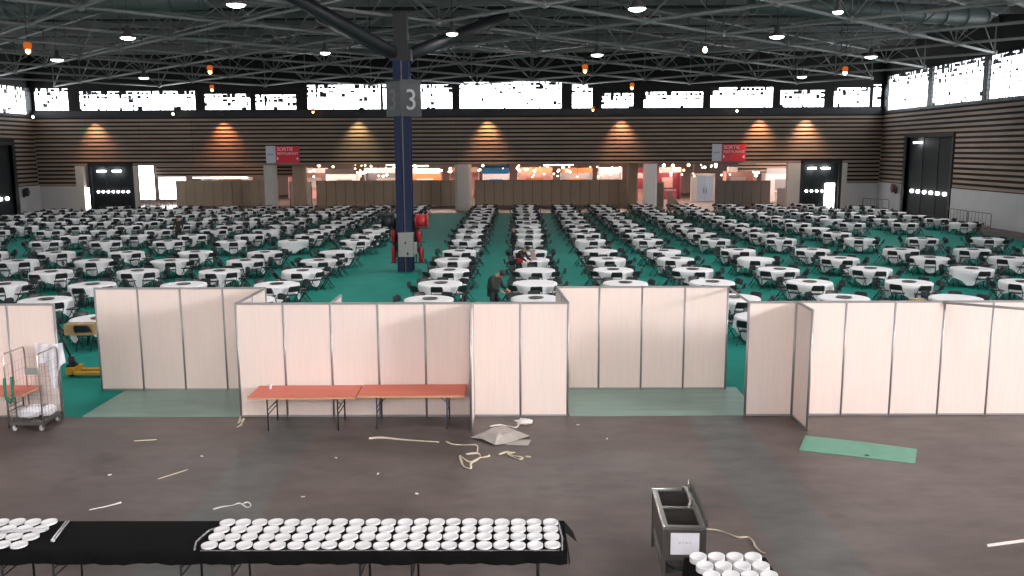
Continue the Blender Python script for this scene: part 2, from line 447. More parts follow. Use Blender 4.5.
# ---------------------------------------------------------------- roof trusses on the diagonal grid
ZB, ZT, HD = 12.0, 14.4, 5.05
OX, OY = -3.9, 44.2
def truss(fam, c):
    """fam 0: x-y = const, fam 1: x+y = const (in node units)"""
    pts = []
    for k in range(-24, 24):
        if fam == 0: i, j = k, k - c
        else: i, j = k, c - k
        x, yy = OX + HD * i, OY + HD * j
        if XL + 0.3 < x < XR - 0.3 and 19 < yy < YB - 0.3: pts.append((x, yy))
    if len(pts) < 2: return
    mb = MB(); p0, p1 = pts[0], pts[-1]
    d = Vector((p1[0] - p0[0], p1[1] - p0[1], 0)).normalized()
    mb.tube([(p0[0], p0[1], ZB), (p1[0], p1[1], ZB)], 0.085, M_TRUSS, n=6)
    mb.tube([(p0[0], p0[1], ZT), (p1[0], p1[1], ZT)], 0.075, M_TRUSS, n=6)
    for k, p in enumerate(pts):
        mb.tube([(p[0], p[1], ZB), (p[0], p[1], ZT)], 0.05, M_TRUSS, n=5)
        if fam == 0: mb.lathe([(0.0, -0.2), (0.19, -0.12), (0.19, 0.12), (0.0, 0.2)], M_TRUSS, 8, (p[0], p[1], ZB))
        if k + 1 < len(pts):
            q = pts[k + 1]; mx, my = (p[0] + q[0]) / 2, (p[1] + q[1]) / 2
            mb.tube([(p[0], p[1], ZB), (mx, my, ZT)], 0.036, M_TRUSS, n=5)
            mb.tube([(q[0], q[1], ZB), (mx, my, ZT)], 0.036, M_TRUSS, n=5)
    struct(mb.build('ceiling_beam'), 'grey steel lattice truss crossing the roof diagonally', 'roof truss')
for fam in (0, 1):
    for c in range(-26, 27):
        if c % 2 == 0: truss(fam, c)
# purlins under the deck
for k in range(14):
    yy = 26 + k * 4.4
    mb = MB(); mb.box(XL, XR, yy - 0.06, yy + 0.06, ROOF - 0.45, ROOF, M_TRUSS)
    struct(mb.build('ceiling_purlin'), 'thin grey purlin under the roof deck', 'purlin')
def duct(p, q, r, label):
    mb = MB(); P, Q = Vector(p), Vector(q); L = (Q - P).length; n = int(L / 1.5)
    mb.tube([P, Q], r, M_DUCT, n=20)
    for k in range(n + 1):
        a = P.lerp(Q, k / n); d = (Q - P).normalized() * 0.05
        mb.tube([a - d, a + d], r * 1.06, M_DUCT, n=20)
    tag(mb.build('air_duct'), label, 'duct')
duct((-31.0, 47.5, 13.2), (-15.5, 44.5, 13.2), 0.5, 'round greenish duct hanging in the trusses at the left')
duct((12.0, 46.0, 13.1), (26.5, 51.5, 13.1), 0.5, 'long round greenish duct hanging in the trusses at the right')
duct((-1.0, 43.0, 13.4), (12.0, 40.8, 13.4), 0.62, 'round greenish duct hanging in the trusses at mid roof')

# ---------------------------------------------------------------- blue pillar with its arms, number box and fittings
PXc, PYc = -5.45, 41.7
mb = MB()
for sx in (-1, 1):
    mb.box(PXc + sx * 0.37, PXc + sx * 0.05, PYc - 0.36, PYc - 0.28, 0, 9.9, M_BLUE)
    mb.box(PXc + sx * 0.37, PXc + sx * 0.05, PYc + 0.28, PYc + 0.36, 0, 9.9, M_BLUE)
    mb.box(PXc + sx * 0.12, PXc + sx * 0.05, PYc - 0.3, PYc + 0.3, 0, 9.9, M_BLUE)
mb.box(PXc - 0.03, PXc + 0.03, PYc - 0.2, PYc + 0.2, 0, 9.9, M_STEELD)
pil = mb.build('pillar'); struct(pil, 'blue steel pillar standing in the aisle of the green carpet', 'pillar')
mb = MB(); mb.box(PXc - 0.5, PXc + 0.5, PYc - 0.5, PYc + 0.5, 9.9, 10.4, M_DARKM)
mb.box(PXc - 0.32, PXc + 0.32, PYc - 0.32, PYc + 0.32, 10.4, 12.0, M_DARKM)
struct(mb.build('pillar_head', pil))
for (i, j) in ((-1, -1), (-1, 1), (1, 1)):
    mb = MB(); mb.tube([(PXc + i * 0.3, PYc + j * 0.3, 10.2), (PXc + i * 4.8, PYc + j * 4.8, 12.6)], 0.30, M_DARKM, n=8)
    struct(mb.build('pillar_arm', pil))
sg = empty('number_sign', (PXc + 0.07, PYc, 0), math.radians(41))
tag(sg, 'large dark box sign with number 3 high on the blue pillar', 'sign')
mb = MB(); a = 0.59
mb.box(-a, a, -a, a, 7.33, 8.93, M_SIGND); mb.box(-a - 0.02, a + 0.02, -a - 0.02, a + 0.02, 8.93, 9.0, M_SIGND)
mb.build('box', sg)
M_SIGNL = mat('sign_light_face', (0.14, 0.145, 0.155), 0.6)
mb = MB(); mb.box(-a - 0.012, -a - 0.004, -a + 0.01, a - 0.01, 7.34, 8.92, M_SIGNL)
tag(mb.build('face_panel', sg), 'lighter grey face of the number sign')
def text_mesh(name, body, size, m, parent, loc, rot, ext=0.01, align='CENTER'):
    cu = bpy.data.curves.new(name, 'FONT'); cu.body = body; cu.size = size; cu.extrude = ext
    cu.align_x = align; cu.align_y = 'CENTER'; cu.materials.append(m)
    o = bpy.data.objects.new(name, cu); COL.objects.link(o)
    o.location = loc; o.rotation_euler = rot
    dg = bpy.context.evaluated_depsgraph_get()
    me = bpy.data.meshes.new_from_object(o.evaluated_get(dg)); bpy.data.objects.remove(o)
    o = bpy.data.objects.new(name, me); COL.objects.link(o); o.location = loc; o.rotation_euler = rot
    if not me.materials: me.materials.append(m)
    if parent: o.parent = parent
    return o
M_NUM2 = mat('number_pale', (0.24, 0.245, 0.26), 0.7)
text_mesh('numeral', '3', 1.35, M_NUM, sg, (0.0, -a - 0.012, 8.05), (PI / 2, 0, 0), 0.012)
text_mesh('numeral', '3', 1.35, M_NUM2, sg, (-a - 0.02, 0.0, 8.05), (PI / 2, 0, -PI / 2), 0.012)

cab = empty('electrical_box', (PXc + 0.1, PYc - 0.42, 0))
tag(cab, 'grey electrical cabinet fixed low on the blue pillar', 'electrical box')
mb = MB(); mb.box(-0.35, 0.35, -0.38, 0.0, 0.78, 1.88, M_GREYB); mb.box(-0.37, 0.37, -0.4, 0, 1.88, 1.92, M_GREYB); mb.build('cabinet', cab)
mb = MB(); mb.box(-0.32, 0.18, -0.40, -0.38, 0.82, 1.84, M_GREYB); d = mb.build('door', cab)
mb = MB(); mb.box(-0.05, 0.03, -0.415, -0.40, 1.4, 1.5, M_BLACK); mb.build('lock', d)
mb = MB(); mb.box(0.05, 0.13, -0.41, -0.40, 0.86, 1.0, M_BLACK); mb.build('warning_plate', d)
mb = MB(); mb.box(0.36, 0.50, -0.3, 0.0, 0.9, 1.45, M_GREYB); mb.build('side_box', cab)
def reel(x, m, label):
    t = empty('hose_reel', (x, PYc - 0.15, 2.45)); tag(t, label, 'hose reel')
    mb = MB()
    mb.tube([(-0.26, 0, 0), (0.26, 0, 0)], 0.30, m, n=20); mb.build('drum', t)
    for s in (-0.27, 0.27):
        mb = MB(); mb.tube([(s - 0.02, 0, 0), (s + 0.02, 0, 0)], 0.36, m, n=24); mb.build('flange', t)
    mb = MB(); mb.box(-0.3, 0.3, 0.1, 0.2, -0.05, 0.05, M_DARKM); mb.box(-0.6 if x > PXc else 0.3, -0.3 if x > PXc else 0.6, 0.0, 0.12, -0.05, 0.03, M_DARKM); mb.build('bracket', t)
reel(PXc + 0.82, M_RED, 'red hose reel on the right side of the blue pillar')
reel(PXc - 0.8, M_DARKM, 'black hose reel on the left side of the blue pillar')
def extinguisher(loc, label, h=0.62, r=0.12):
    t = empty('fire_extinguisher', loc); tag(t, label, 'fire extinguisher')
    mb = MB(); mb.lathe([(0.0, 0), (r, 0.02), (r, h * 0.8), (r * 0.75, h * 0.92), (0.03, h)], M_RED, 14); mb.build('cylinder', t)
    mb = MB(); mb.tube([(0, 0, h), (0, 0, h + 0.06)], 0.03, M_BLACK, n=8); mb.box(-0.07, 0.05, -0.015, 0.015, h + 0.05, h + 0.08, M_BLACK); mb.build('valve', t)
    mb = MB(); mb.tube([(0.03, -0.03, h), (r + 0.03, -0.05, h * 0.7), (r + 0.02, -0.05, h * 0.3)], 0.014, M_BLACK, n=6); mb.build('hose', t)
    return t
extinguisher((PXc - 0.56, PYc - 0.1, 1.42), 'upper left fire extinguisher on the blue pillar')
extinguisher((PXc + 0.66, PYc - 0.1, 1.42), 'upper right fire extinguisher on the blue pillar')
extinguisher((PXc - 0.56, PYc - 0.25, 0.42), 'lower left fire extinguisher on the blue pillar', 0.85, 0.11)
extinguisher((PXc + 0.76, PYc - 0.25, 0.42), 'lower right fire extinguisher on the blue pillar', 0.85, 0.11)
mb = MB()
mb.box(PXc - 0.62, PXc + 0.62, PYc + 0.02, PYc + 0.06, 0.9, 2.5, M_DARKM); mb.box(PXc - 0.75, PXc + 0.95, PYc - 0.02, PYc + 0.02, 0.38, 0.42, M_DARKM); mb.box(PXc - 0.75, PXc + 0.95, PYc - 0.02, PYc + 0.02, 1.38, 1.42, M_DARKM)
mb.box(PXc - 0.95, PXc + 1.15, PYc - 0.02, PYc + 0.02, 2.05, 2.1, M_DARKM)
for u in (-0.5, 0.5): mb.box(PXc + u - 0.02, PXc + u + 0.02, PYc - 0.02, PYc + 0.02, 0.38, 2.1, M_DARKM)
tag(mb.build('bracket_rack'), 'dark bracket rails holding the extinguishers on the blue pillar', 'bracket')

# ---------------------------------------------------------------- lamps
def unz(px, py, z):
    d = fwd * FPX + R2 * (px - 512) - U2 * (py - 288)
    t = (z - CAMH) / d.z
    return Vector((0, 0, CAMH)) + d * t
hb_src = [(236, 5), (128, 38), (57, 60), (144, 78), (325, 53), (452, 34), (637, 9), (597, 55), (777, 37), (871, 57), (802, 77), (838, 12), (903, 77)]
proto = None
where = ['over the left tables, first from the pillar', 'left of the duct at the left roof', 'near the left side wall', 'at the far left by the windows',
         'left of the box sign, small', 'just right of the blue pillar arm', 'at the top middle of the roof', 'over the middle tables farther back',
         'right of the middle duct end', 'between right duct and side wall', 'small and far, right of centre', 'dim under the right duct', 'far back by the right corner']
def highbay_proto():
    t = empty('high_bay_lamp')
    mb = MB(); mb.lathe([(0.14, 0.55), (0.16, 0.3), (0.30, 0.18), (0.46, 0.0), (0.44, 0.0), (0.28, 0.16), (0.0, 0.18)], M_SHADE, 20); mb.build('shade', t)
    mb = MB(); mb.lathe([(0.0, -0.10), (0.2, -0.085), (0.36, -0.04), (0.43, 0.02), (0.0, 0.03)], M_LAMP, 20); mb.build('lens', t)
    mb = MB(); mb.tube([(0, 0, 0.5), (0, 0, 3.97)], 0.02, M_DARKM, n=6); mb.build('rod', t)
    return t
proto = highbay_proto()
for i, (px, py) in enumerate(hb_src):
    p = unz(px, py, 11.2)
    t = proto if i == 0 else copy_tree(proto)
    t.location = p
    sc = 0.8 if i in (4, 5) else 1.0
    if i == 11: sc = 0.6
    t.scale = (sc * 0.82, sc * 0.82, 1)
    tag(t, 'round white high bay lamp ' + where[i], 'lamp', 'high bay lamps under the roof')
# real light of the high bays, over the whole hall (lamps outside the frame too)
hbl = [unz(px, py, 11.15) for px, py in hb_src] + [Vector((x, yy, 11.15)) for x in (-24, -12, 0, 12, 24) for yy in (4, 14, 27)]
for p in hbl:
    l = bpy.data.lights.new('high_bay_light', 'SPOT'); l.energy = HIGHBAY_W; l.spot_size = math.radians(150); l.spot_blend = 0.8
    l.shadow_soft_size = 0.4; l.color = (1.0, 0.97, 0.95)
    o = bpy.data.objects.new('high_bay_light', l); COL.objects.link(o); o.location = (p.x, p.y, p.z - 0.05)
# warm bulbs
bulbs = [(28, 51, 10.6, 0), (210, 72, 10.8, 0), (212, 90, 9.6, 0), (370, 43, 10.9, 0), (313, 112, 9.25, 0), (585, 71, 10.8, 0), (593, 110, 9.4, 0), (632, 88, 10.2, 0),
         (705, 50, 10.9, 1), (737, 111, 9.3, 1), (845, 73, 10.6, 1), (173, 114, 9.3, 1), (33, 117, 9.1, 1)]
bw = ['orange bulb lamp over the far left tables', 'upper of two orange bulb lamps at left centre roof', 'lower of two orange bulb lamps at left centre roof',
      'orange bulb lamp beside the blue pillar arm', 'small orange lamp above the slats left of the box sign', 'orange bulb lamp over the middle tables',
      'tiny orange lamp above the slats at mid wall', 'small orange lamp beside a row of skylight glints', 'bright white bulb lamp right of centre roof',
      'small white lamp above slats near the red sign', 'bright lamp with orange halo ring before the right windows', 'small white lamp above the slats at left',
      'small white lamp above slats at the left corner']
for i, (px, py, z, wh) in enumerate(bulbs):
    if z < 9.5: p = unz(px, py, z) if False else None
    d = fwd * FPX + R2 * (px - 512) - U2 * (py - 288)
    if z < 9.5: p = Vector((0, 0, CAMH)) + d * (83.6 / d.y)
    elif 9.5 <= z < 10.4: p = Vector((0, 0, CAMH)) + d * (74.0 / d.y)
    else: p = unz(px, py, z)
    if p.y > 83.8: p = Vector((0, 0, CAMH)) + d * (80.0 / d.y)
    if p.x < XL + 0.5: p = Vector((0, 0, CAMH)) + d * ((XL + 0.8) / d.x)
    t = empty('bulb_lamp', p); tag(t, bw[i], 'lamp', 'bulb lamps hanging from the roof')
    r = 0.09 if z < 9.5 else 0.115
    mb = MB(); mb.lathe([(0.0, -r * 1.3), (r * 0.8, -r * 0.7), (r, 0), (r * 0.7, r * 0.9), (r * 0.3, r * 1.5), (0, r * 1.6)], M_BULBW if wh else M_BULB, 12); mb.build('bulb', t)
    mb = MB(); mb.lathe([(0.0, r * 1.4), (r * 0.5, r * 1.4), (r * 0.5, r * 2.4), (0, r * 2.5)], M_DARKM, 10)
    if z > 9.5: mb.tube([(0, 0, r * 2.3), (0, 0, ROOF - 0.02 - p.z)], 0.015, M_DARKM, n=5)
    else: mb.tube([(0, 0, r * 2.3), (0, 0.3, r * 2.4), (0, 84.92 - p.y, r * 2.4)], 0.02, M_DARKM, n=5)
    mb.build('holder', t)
    if not wh or i == 10:
        mb = MB(); mb.lathe([(r * 1.15, r * 0.6), (r * 1.7, r * 1.6), (r * 1.5, r * 3.2), (r * 0.9, r * 3.6)], emit('orange_halo', (1.0, 0.20, 0.03), 0.22), 12); mb.build('halo_ring', t)  # orange halo of the bulb, built as a weakly glowing ring
# warm wall-washer spots on the slats
for i, (px, c, e) in enumerate(((103, (1, .55, .3), 1.0), (230, (1, .38, .14), 1.2), (362, (1, .75, .35), .8), (489, (1, .48, .22), 1.3), (620, (1, .5, .24), 1.2), (755, (1, .55, .3), 1.2), (800, (1, .62, .4), 1.5))):
    x = xb(px)
    t = empty('wall_washer', (x, YB - 1.1, 9.25)); tag(t, ['first', 'second', 'third', 'fourth', 'fifth', 'sixth', 'seventh'][i] + ' small downlight from the left above the timber slats', 'lamp', 'downlights above the slats')
    mb = MB(); mb.box(-0.18, 0.18, -0.1, 0.1, 0, 0.12, M_DARKM); mb.build('housing', t)
    mb = MB(); mb.box(-0.03, 0.03, 0.1, 1.0, 0.04, 0.1, M_DARKM); mb.build('arm', t)
    l = bpy.data.lights.new('wall_washer_light', 'SPOT'); l.energy = WARM_W * e; l.spot_size = math.radians(80); l.spot_blend = 1.0; l.color = c; l.shadow_soft_size = 0.1
    o = bpy.data.objects.new('wall_washer_light', l); COL.objects.link(o); o.location = (x, YB - 1.1, 9.2)
    o.rotation_euler = (math.radians(20), 0, 0)

# ---------------------------------------------------------------- gates with portholes
def gate(n, axis, a0, a1, pos, h, label, nports, pz, lamps, s=-1):
    mb = MB()
    if axis == 'x': mb.box(a0, a1, pos + 0.25, pos + 0.35, 0, h, M_DOOR)
    else: mb.box(pos - s * 0.25, pos - s * 0.35, a0, a1, 0, h, M_DOOR)
    g = struct(mb.build('door_%d' % n), label, 'door')
    def b(m, u0, u1, w0, w1, t0, t1):
        q = MB()
        if axis == 'x': q.box(u0, u1, pos + t0, pos + t1, w0, w1, m)
        else: q.box(pos - s * t0, pos - s * t1, u0, u1, w0, w1, m)
        return q
    f = b(M_DARKM, a0 - 0.25, a0, 0, h + 0.2, -0.1, 0.3)
    for (u0, u1, w0, w1) in ((a1, a1 + 0.25, 0, h + 0.2), (a0 - 0.25, a1 + 0.25, h, h + 0.3)):
        q = b(M_DARKM, u0, u1, w0, w1, -0.1, 0.3); f.add(q.v, q.f, M_DARKM)
    struct(f.build('door_frame', g))
    for k in range(1, 3):
        u = a0 + (a1 - a0) * k / 3
        struct(b(M_DARKM, u - 0.03, u + 0.03, 0, h, 0.2, 0.26).build('door_seam', g))
    for k in range(nports):
        u = a0 + (a1 - a0) * (k + 1.0) / (nports + 1)
        q = MB(); vs = []; N = 14; r = 0.115 if axis == 'x' else 0.15
        for t in (0.12, 0.24):
            for i in range(N):
                A = 2 * PI * i / N
                vs.append((u + r * math.cos(A), pos + t, pz + r * math.sin(A)) if axis == 'x' else (pos - s * t, u + r * 1.5 * math.cos(A), pz + r * math.sin(A)))
        q.add(vs, [tuple(range(N)), tuple(range(2 * N - 1, N - 1, -1))] + [(i, (i + 1) % N, N + (i + 1) % N, N + i) for i in range(N)], M_PORT)
        struct(q.build('door_porthole', g))
    for u in lamps:
        q = b(M_LAMP, u - 0.36, u + 0.36, h - 0.52, h - 0.38, -0.2, 0.27)
        o = q.build('bulkhead_lamp'); tag(o, 'white bulkhead lamp %s' % {(1, 0): 'over the left far gate, left of two', (1, 1): 'over the left far gate, right of two', (2, 0): 'over the right far gate, left of two', (2, 1): 'over the right far gate, right of two', (3, 0): 'over the tall gate of the right wall'}[(n, lamps.index(u))], 'lamp', 'lamps over the gates')
    return g
gate(1, 'x', -41.6, -37.7, YB, 4.4, 'dark gate with portholes in the far wall at left', 7, 1.95, (-40.6, -39.1))
gate(2, 'x', 27.5, 31.0, YB, 4.4, 'dark gate with portholes in the far wall at right', 6, 1.75, (28.4, 29.7))
gate(3, 'y', D3[0], D3[1], XR, D3[2], 'tall dark gate with portholes in the right side wall', 6, 2.05, (77.3,), s=-1)
gate(4, 'y', D4[0], D4[1], XL, D4[2], 'tall dark gate with portholes in the left side wall', 5, 1.6, (), s=1)
def pane_open(n, x0, x1, z0, z1, y, label):
    mb = MB(); mb.box(x0, x1, y, y + 0.05, z0, z1, M_PORT); struct(mb.build('window_%d' % n), label, 'window')
pane_open(60, -42.3, -41.65, 0.15, 2.35, YB + 0.1, 'narrow bright daylight slit beside the left gate')
pane_open(61, 29.75, 30.7, 0.1, 2.5, YB + 0.12, 'narrow bright daylight slit of the right gate')
sbox('wall_back_gate_pier', 'pale piers framing the gates of the far wall', 'wall', M_PILW, (-43.1, -42.35, YB - 0.1, YB + 0.4, 0, HS0), (-37.45, -37.1, YB - 0.1, YB + 0.4, 0, HS0),
     (31.25, 31.75, YB - 0.1, YB + 0.4, 0, HS0), (26.3, 27.25, YB - 0.1, YB + 0.4, 0, HS0))
# far wall pillars
for (x0, x1, y0, y1, lb, m) in ((-24.7, -23.6, YB - 0.4, YB + 0.7, 'white round-edged pillar under the dim red sign', M_PILW),
                               (-6.15, -4.6, YB - 0.5, YB + 0.8, 'wide pale pillar right of the blue pillar at far wall', M_PILW),
                               (12.15, 13.4, YB - 0.5, YB + 0.8, 'bright white pillar in the far opening', mat('pillar_lit_white', (0.86, 0.85, 0.84), 0.5)),  # whiter than the other pillars: the light on it is in the colour
                               (-22.8, -21.5, 88.0, 89.0, 'beige pillar right of the white one', M_BROWN),
                               (11.0, 12.0, 88.0, 89.0, 'beige pillar left of the bright white one', M_BROWN),
                               (26.0, 26.35, YB - 0.1, YB + 0.4, 'slim grey pillar beside the right gate', M_PILW)):
    c = (x1 - x0) * 0.15; mb = MB()
    mb.prism([(x0 + c, y0), (x1 - c, y0), (x1, y0 + c), (x1, y1 - c), (x1 - c, y1), (x0 + c, y1), (x0, y1 - c), (x0, y0 + c)], 0, HS0, m)
    struct(mb.build('pillar'), lb, 'pillar')
# exit signs on the slats
def sign(x, label):
    t = empty('hanging_sign', (x, YB - 0.16, 4.68)); tag(t, label, 'sign')
    mb = MB(); mb.box(0, 0.92, -0.05, 0, 0, 1.62, mat('sign_white', (0.62, 0.64, 0.72), 0.6)); a = mb.build('white_panel', t)
    mb = MB(); mb.box(0.98, 3.24, -0.05, 0, -0.02, 1.6, mat('sign_red', (0.78, 0.03, 0.06), 0.5)); b = mb.build('red_panel', t)
    W = mat('sign_letter', (0.85, 0.8, 0.8), 0.6)
    text_mesh('lettering', 'SORTIE', 0.48, W, b, (1.08, -0.062, 1.3), (PI / 2, 0, 0), 0.006, 'LEFT')
    text_mesh('lettering', 'RESTAURANT', 0.33, W, b, (1.08, -0.062, 0.88), (PI / 2, 0, 0), 0.006, 'LEFT')
    for ax in (1.15, 3.0):
        q = MB(); d = 0.11
        q.add([(ax - d, -0.07, 0.42), (ax + d, -0.07, 0.55), (ax + d, -0.07, 0.2), (ax - d, -0.055, 0.42), (ax + d, -0.055, 0.55), (ax + d, -0.055, 0.2)] if ax > 2 else
              [(ax + d, -0.07, 0.42), (ax - d, -0.07, 0.6), (ax - d, -0.07, 0.25), (ax + d, -0.055, 0.42), (ax - d, -0.055, 0.6), (ax - d, -0.055, 0.25)],
              [(0, 1, 2), (3, 5, 4), (0, 3, 4, 1), (1, 4, 5, 2), (2, 5, 3, 0)], W)
        q.build('arrow', b)
    q = MB()
    for k in range(5): q.box(0.14 + k * 0.13, 0.22 + k * 0.13, -0.065, -0.05, 0.74, 0.86 + 0.05 * (k % 2), mat('logo_blue', (0.2, 0.28, 0.45), 0.6))
    q.build('logo', a)
    for hx in (0.3, 2.6):
        q = MB(); q.box(hx, hx + 0.05, 0, 0.16, 1.2, 1.26, M_DARKM); q.build('bracket', t)
sign(-24.4, 'white and red hanging sign over the left far pillar, dimly lit')
sign(18.65, 'bright white and red hanging sign on the slats at right')

# ---------------------------------------------------------------- the hall beyond the opening
AB = 118.0
sbox('ceiling_far_hall', 'dark ceiling of the hall beyond the opening', 'ceiling', M_DECK, XL - 14, XR + 14, YB + 0.4, AB + 0.5, 6.2, 6.4)
sbox('wall_far_hall', 'back wall of the hall beyond the opening', 'wall', mat('far_wall', (0.30, 0.22, 0.2), 0.8), XL - 14, XR + 14, AB, AB + 0.4, 0, 6.2)
sbox('wall_far_hall_left', 'side wall of the hall beyond, left end', 'wall', M_DARKW, XL - 14, XL - 13.7, YB + 0.4, AB, 0, 6.2)
sbox('wall_far_hall_right', 'side wall of the hall beyond, right end', 'wall', M_DARKW, XR + 13.7, XR + 14, YB + 0.4, AB, 0, 6.2)
pane_open(62, -43.0, -40.1, 0.6, 5.2, 96.0, 'bright daylit glazing seen through the far left opening')
pane_open(63, -40.0, -37.0, 0.6, 3.0, 97.0, 'low bright daylit glazing right of the far left opening')
slats('wall_far_hall_cladding', 'reddish timber slats beyond the far left opening', 'x', -39.9, -24.8, 96.2, 3.0, 6.0, -1)
slats('wall_far_hall_cladding_right', 'timber slats beyond the opening at the right', 'x', 24.5, 36.0, 98.0, 3.3, 6.0, -1)
sbox('wall_far_hall_inner', 'dark wall behind the far reddish slats', 'wall', M_DARKW, (-39.9, -24.8, 96.25, 96.4, 3.05, 6.2), (24.5, 36, 98.05, 98.2, 3.3, 6.2))
mb = MB()
for k in range(12): mb.box(-41.5 + k * 0.4, -41.46 + k * 0.4, 93.0, 93.04, 0.0, 1.1, M_STEELD)
mb.box(-41.5, -37.0, 93.0, 93.04, 1.1, 1.15, M_STEELD); mb.box(-41.5, -37.0, 93.0, 93.04, 0.1, 0.14, M_STEELD)
tag(mb.build('guard_rail'), 'thin guard rail before the bright far left glazing', 'railing')

def partition(name, label, p0, p1, h, m, npan, post=M_ALU, group=None, pw=0.022, lastpost=True):
    """booth wall run from p0 to p1 (x,y): panels, posts, rails"""
    t = empty(name, (p0[0], p0[1], 0)); tag(t, label, 'partition', group)
    dx, dy = p1[0] - p0[0], p1[1] - p0[1]; L = math.hypot(dx, dy); t.rotation_euler = (0, 0, math.atan2(dy, dx))
    st = L / npan
    for k in range(npan):
        mb = MB(); mb.box(k * st + pw, (k + 1) * st - pw, -0.012, 0.012, 0.05, h - 0.03, m); mb.build('panel', t)
    for k in range(npan + 1):
        mb = MB(); mb.tube([(k * st, 0, 0), (k * st, 0, h)], pw * 1.25, post, n=8); mb.build('post', t)
    mb = MB(); mb.box(0, L, -0.02, 0.02, h - 0.045, h, post); mb.build('top_rail', t)
    mb = MB(); mb.box(0, L, -0.02, 0.02, 0.015, 0.06, post); mb.build('bottom_rail', t)
    return t
M_POSTB = mat('dark_brown_post', (0.20, 0.15, 0.11), 0.5)
partition('exhibition_partition', 'brown partition run in the far opening, left of the blue pillar', (-21.4, 92.5), (-6.2, 92.5), 2.7, M_BROWN, 15, M_POSTB, pw=0.03)
partition('exhibition_partition', 'brown partition run in the middle of the far opening', (-4.6, 92.5), (11.6, 92.5), 2.7, M_BROWN, 16, M_POSTB, pw=0.03)
partition('exhibition_partition', 'brown partition run beyond the far left opening', (-36.7, 93.5), (-25.8, 93.5), 2.75, M_BROWN, 11, M_BROWN, pw=0.05)
partition('exhibition_partition', 'grey-brown partition run left of the right gate', (20.4, 90.5), (26.0, 90.5), 2.6, mat('greybrown', (0.26, 0.22, 0.19), 0.7), 6, M_POSTB, pw=0.03)
partition('exhibition_partition', 'low pale partition run beside the right gate', (26.1, 88.2), (28.5, 88.2), 1.9, M_PANEL, 2, M_POSTB, pw=0.03)
partition('exhibition_partition', 'short pinkish partition at the entrance gap', (-22.9, 91.0), (-21.6, 91.0), 2.65, M_PANEL, 1, M_POSTB, pw=0.03)
partition('exhibition_partition', 'pinkish partition between the two left far pillars', (-23.6, 90.0), (-22.8, 90.0), 2.7, M_PANEL, 1, M_POSTB, pw=0.03)

# stands in the far hall
SW = mat('stand_white', (0.72, 0.66, 0.64), 0.6); SP = mat('stand_pink', (0.62, 0.36, 0.32), 0.6); SRd = mat('stand_red', (0.22, 0.04, 0.06), 0.6)
SG = mat('stand_grey', (0.30, 0.29, 0.30), 0.6); SO = mat('stand_orange', (0.60, 0.25, 0.10), 0.6); SB = mat('stand_blue', (0.03, 0.30, 0.62), 0.5)
stands = [(-35, 104, 5.5, SW, SO, 'white stand with orange fascia beyond the far left partition'),
          (-26, 108, 5.0, SP, SW, 'pink stand with white fascia behind the left far pillar'),
          (-20.5, 101, 3.6, SW, SG, 'white stand seen in the entrance gap'),
          (-16.5, 107, 4.6, SG, SW, 'grey stand left behind the brown partition'),
          (-11.2, 103, 4.0, SO, SW, 'orange stand nearest the blue pillar, left side'),
          (-6.8, 109, 3.6, SP, SP, 'pink stand right behind the blue pillar'),
          (-2.6, 100, 3.0, SW, SB, 'white stand with a blue header in the middle opening'),
          (2.0, 106, 4.2, SP, SO, 'pink stand with orange fascia in the middle opening'),
          (6.8, 102, 3.6, SG, SO, 'grey stand with orange fascia in the middle opening'),
          (11.0, 105, 2.8, SW, SW, 'plain white stand left of the bright white pillar'),
          (14.6, 101, 2.4, SP, SRd, 'pink stand right of the bright white pillar'),
          (17.8, 103, 2.6, SRd, SP, 'dark red stand under the bright red sign'),
          (26.5, 104, 3.6, SP, SW, 'pink stand with white fascia beyond the grey-brown partition'),
          (30.0, 95.5, 6.0, SW, SG, 'white stand left of the right gate, farthest right')]
for (x, yy, w, mw, mf, lb) in stands:
    t = empty('exhibition_stand', (x, yy, 0)); tag(t, lb, 'exhibition stand')
    mb = MB(); mb.box(-w / 2, w / 2, 1.9, 2.0, 0, 3.2, mw); mb.build('back_panel', t)
    for s in (-1, 1):
        mb = MB(); mb.box(s * w / 2 - 0.04, s * w / 2 + 0.04, 0.2, 1.9, 0, 3.2, mw); mb.build('side_panel', t)
    mb = MB(); mb.box(-w / 2, w / 2, -0.05, 0.05, 3.15, 3.75, mf); mb.build('fascia', t)
    mb = MB(); mb.box(-w * 0.3, w * 0.3, 0.1, 0.6, 0, 1.05, mw); mb.box(-w * 0.32, w * 0.32, 0.05, 0.65, 1.05, 1.1, SG); mb.build('counter', t)
    mb = MB(); mb.box(-w * 0.25, w * 0.25, 1.85, 1.9, 1.3, 2.5, mf); mb.build('poster', t)
t = empty('blue_banner', (-2.4, 97.5, 0)); tag(t, 'bright blue hanging banner above the middle brown partition', 'banner')
mb = MB(); mb.box(-1.45, 1.45, 0, 0.06, 3.85, 4.55, mat('banner_blue', (0.02, 0.42, 0.80), 0.5)); mb.build('panel', t)
mb = MB(); mb.box(-1.3, 1.1, -0.02, 0, 4.15, 4.25, SW); mb.build('white_band', t)
for s in (-1.2, 1.2):
    mb = MB(); mb.tube([(s, 0.03, 4.5), (s, 0.03, 6.19)], 0.015, M_DARKM, n=5); mb.build('wire', t)
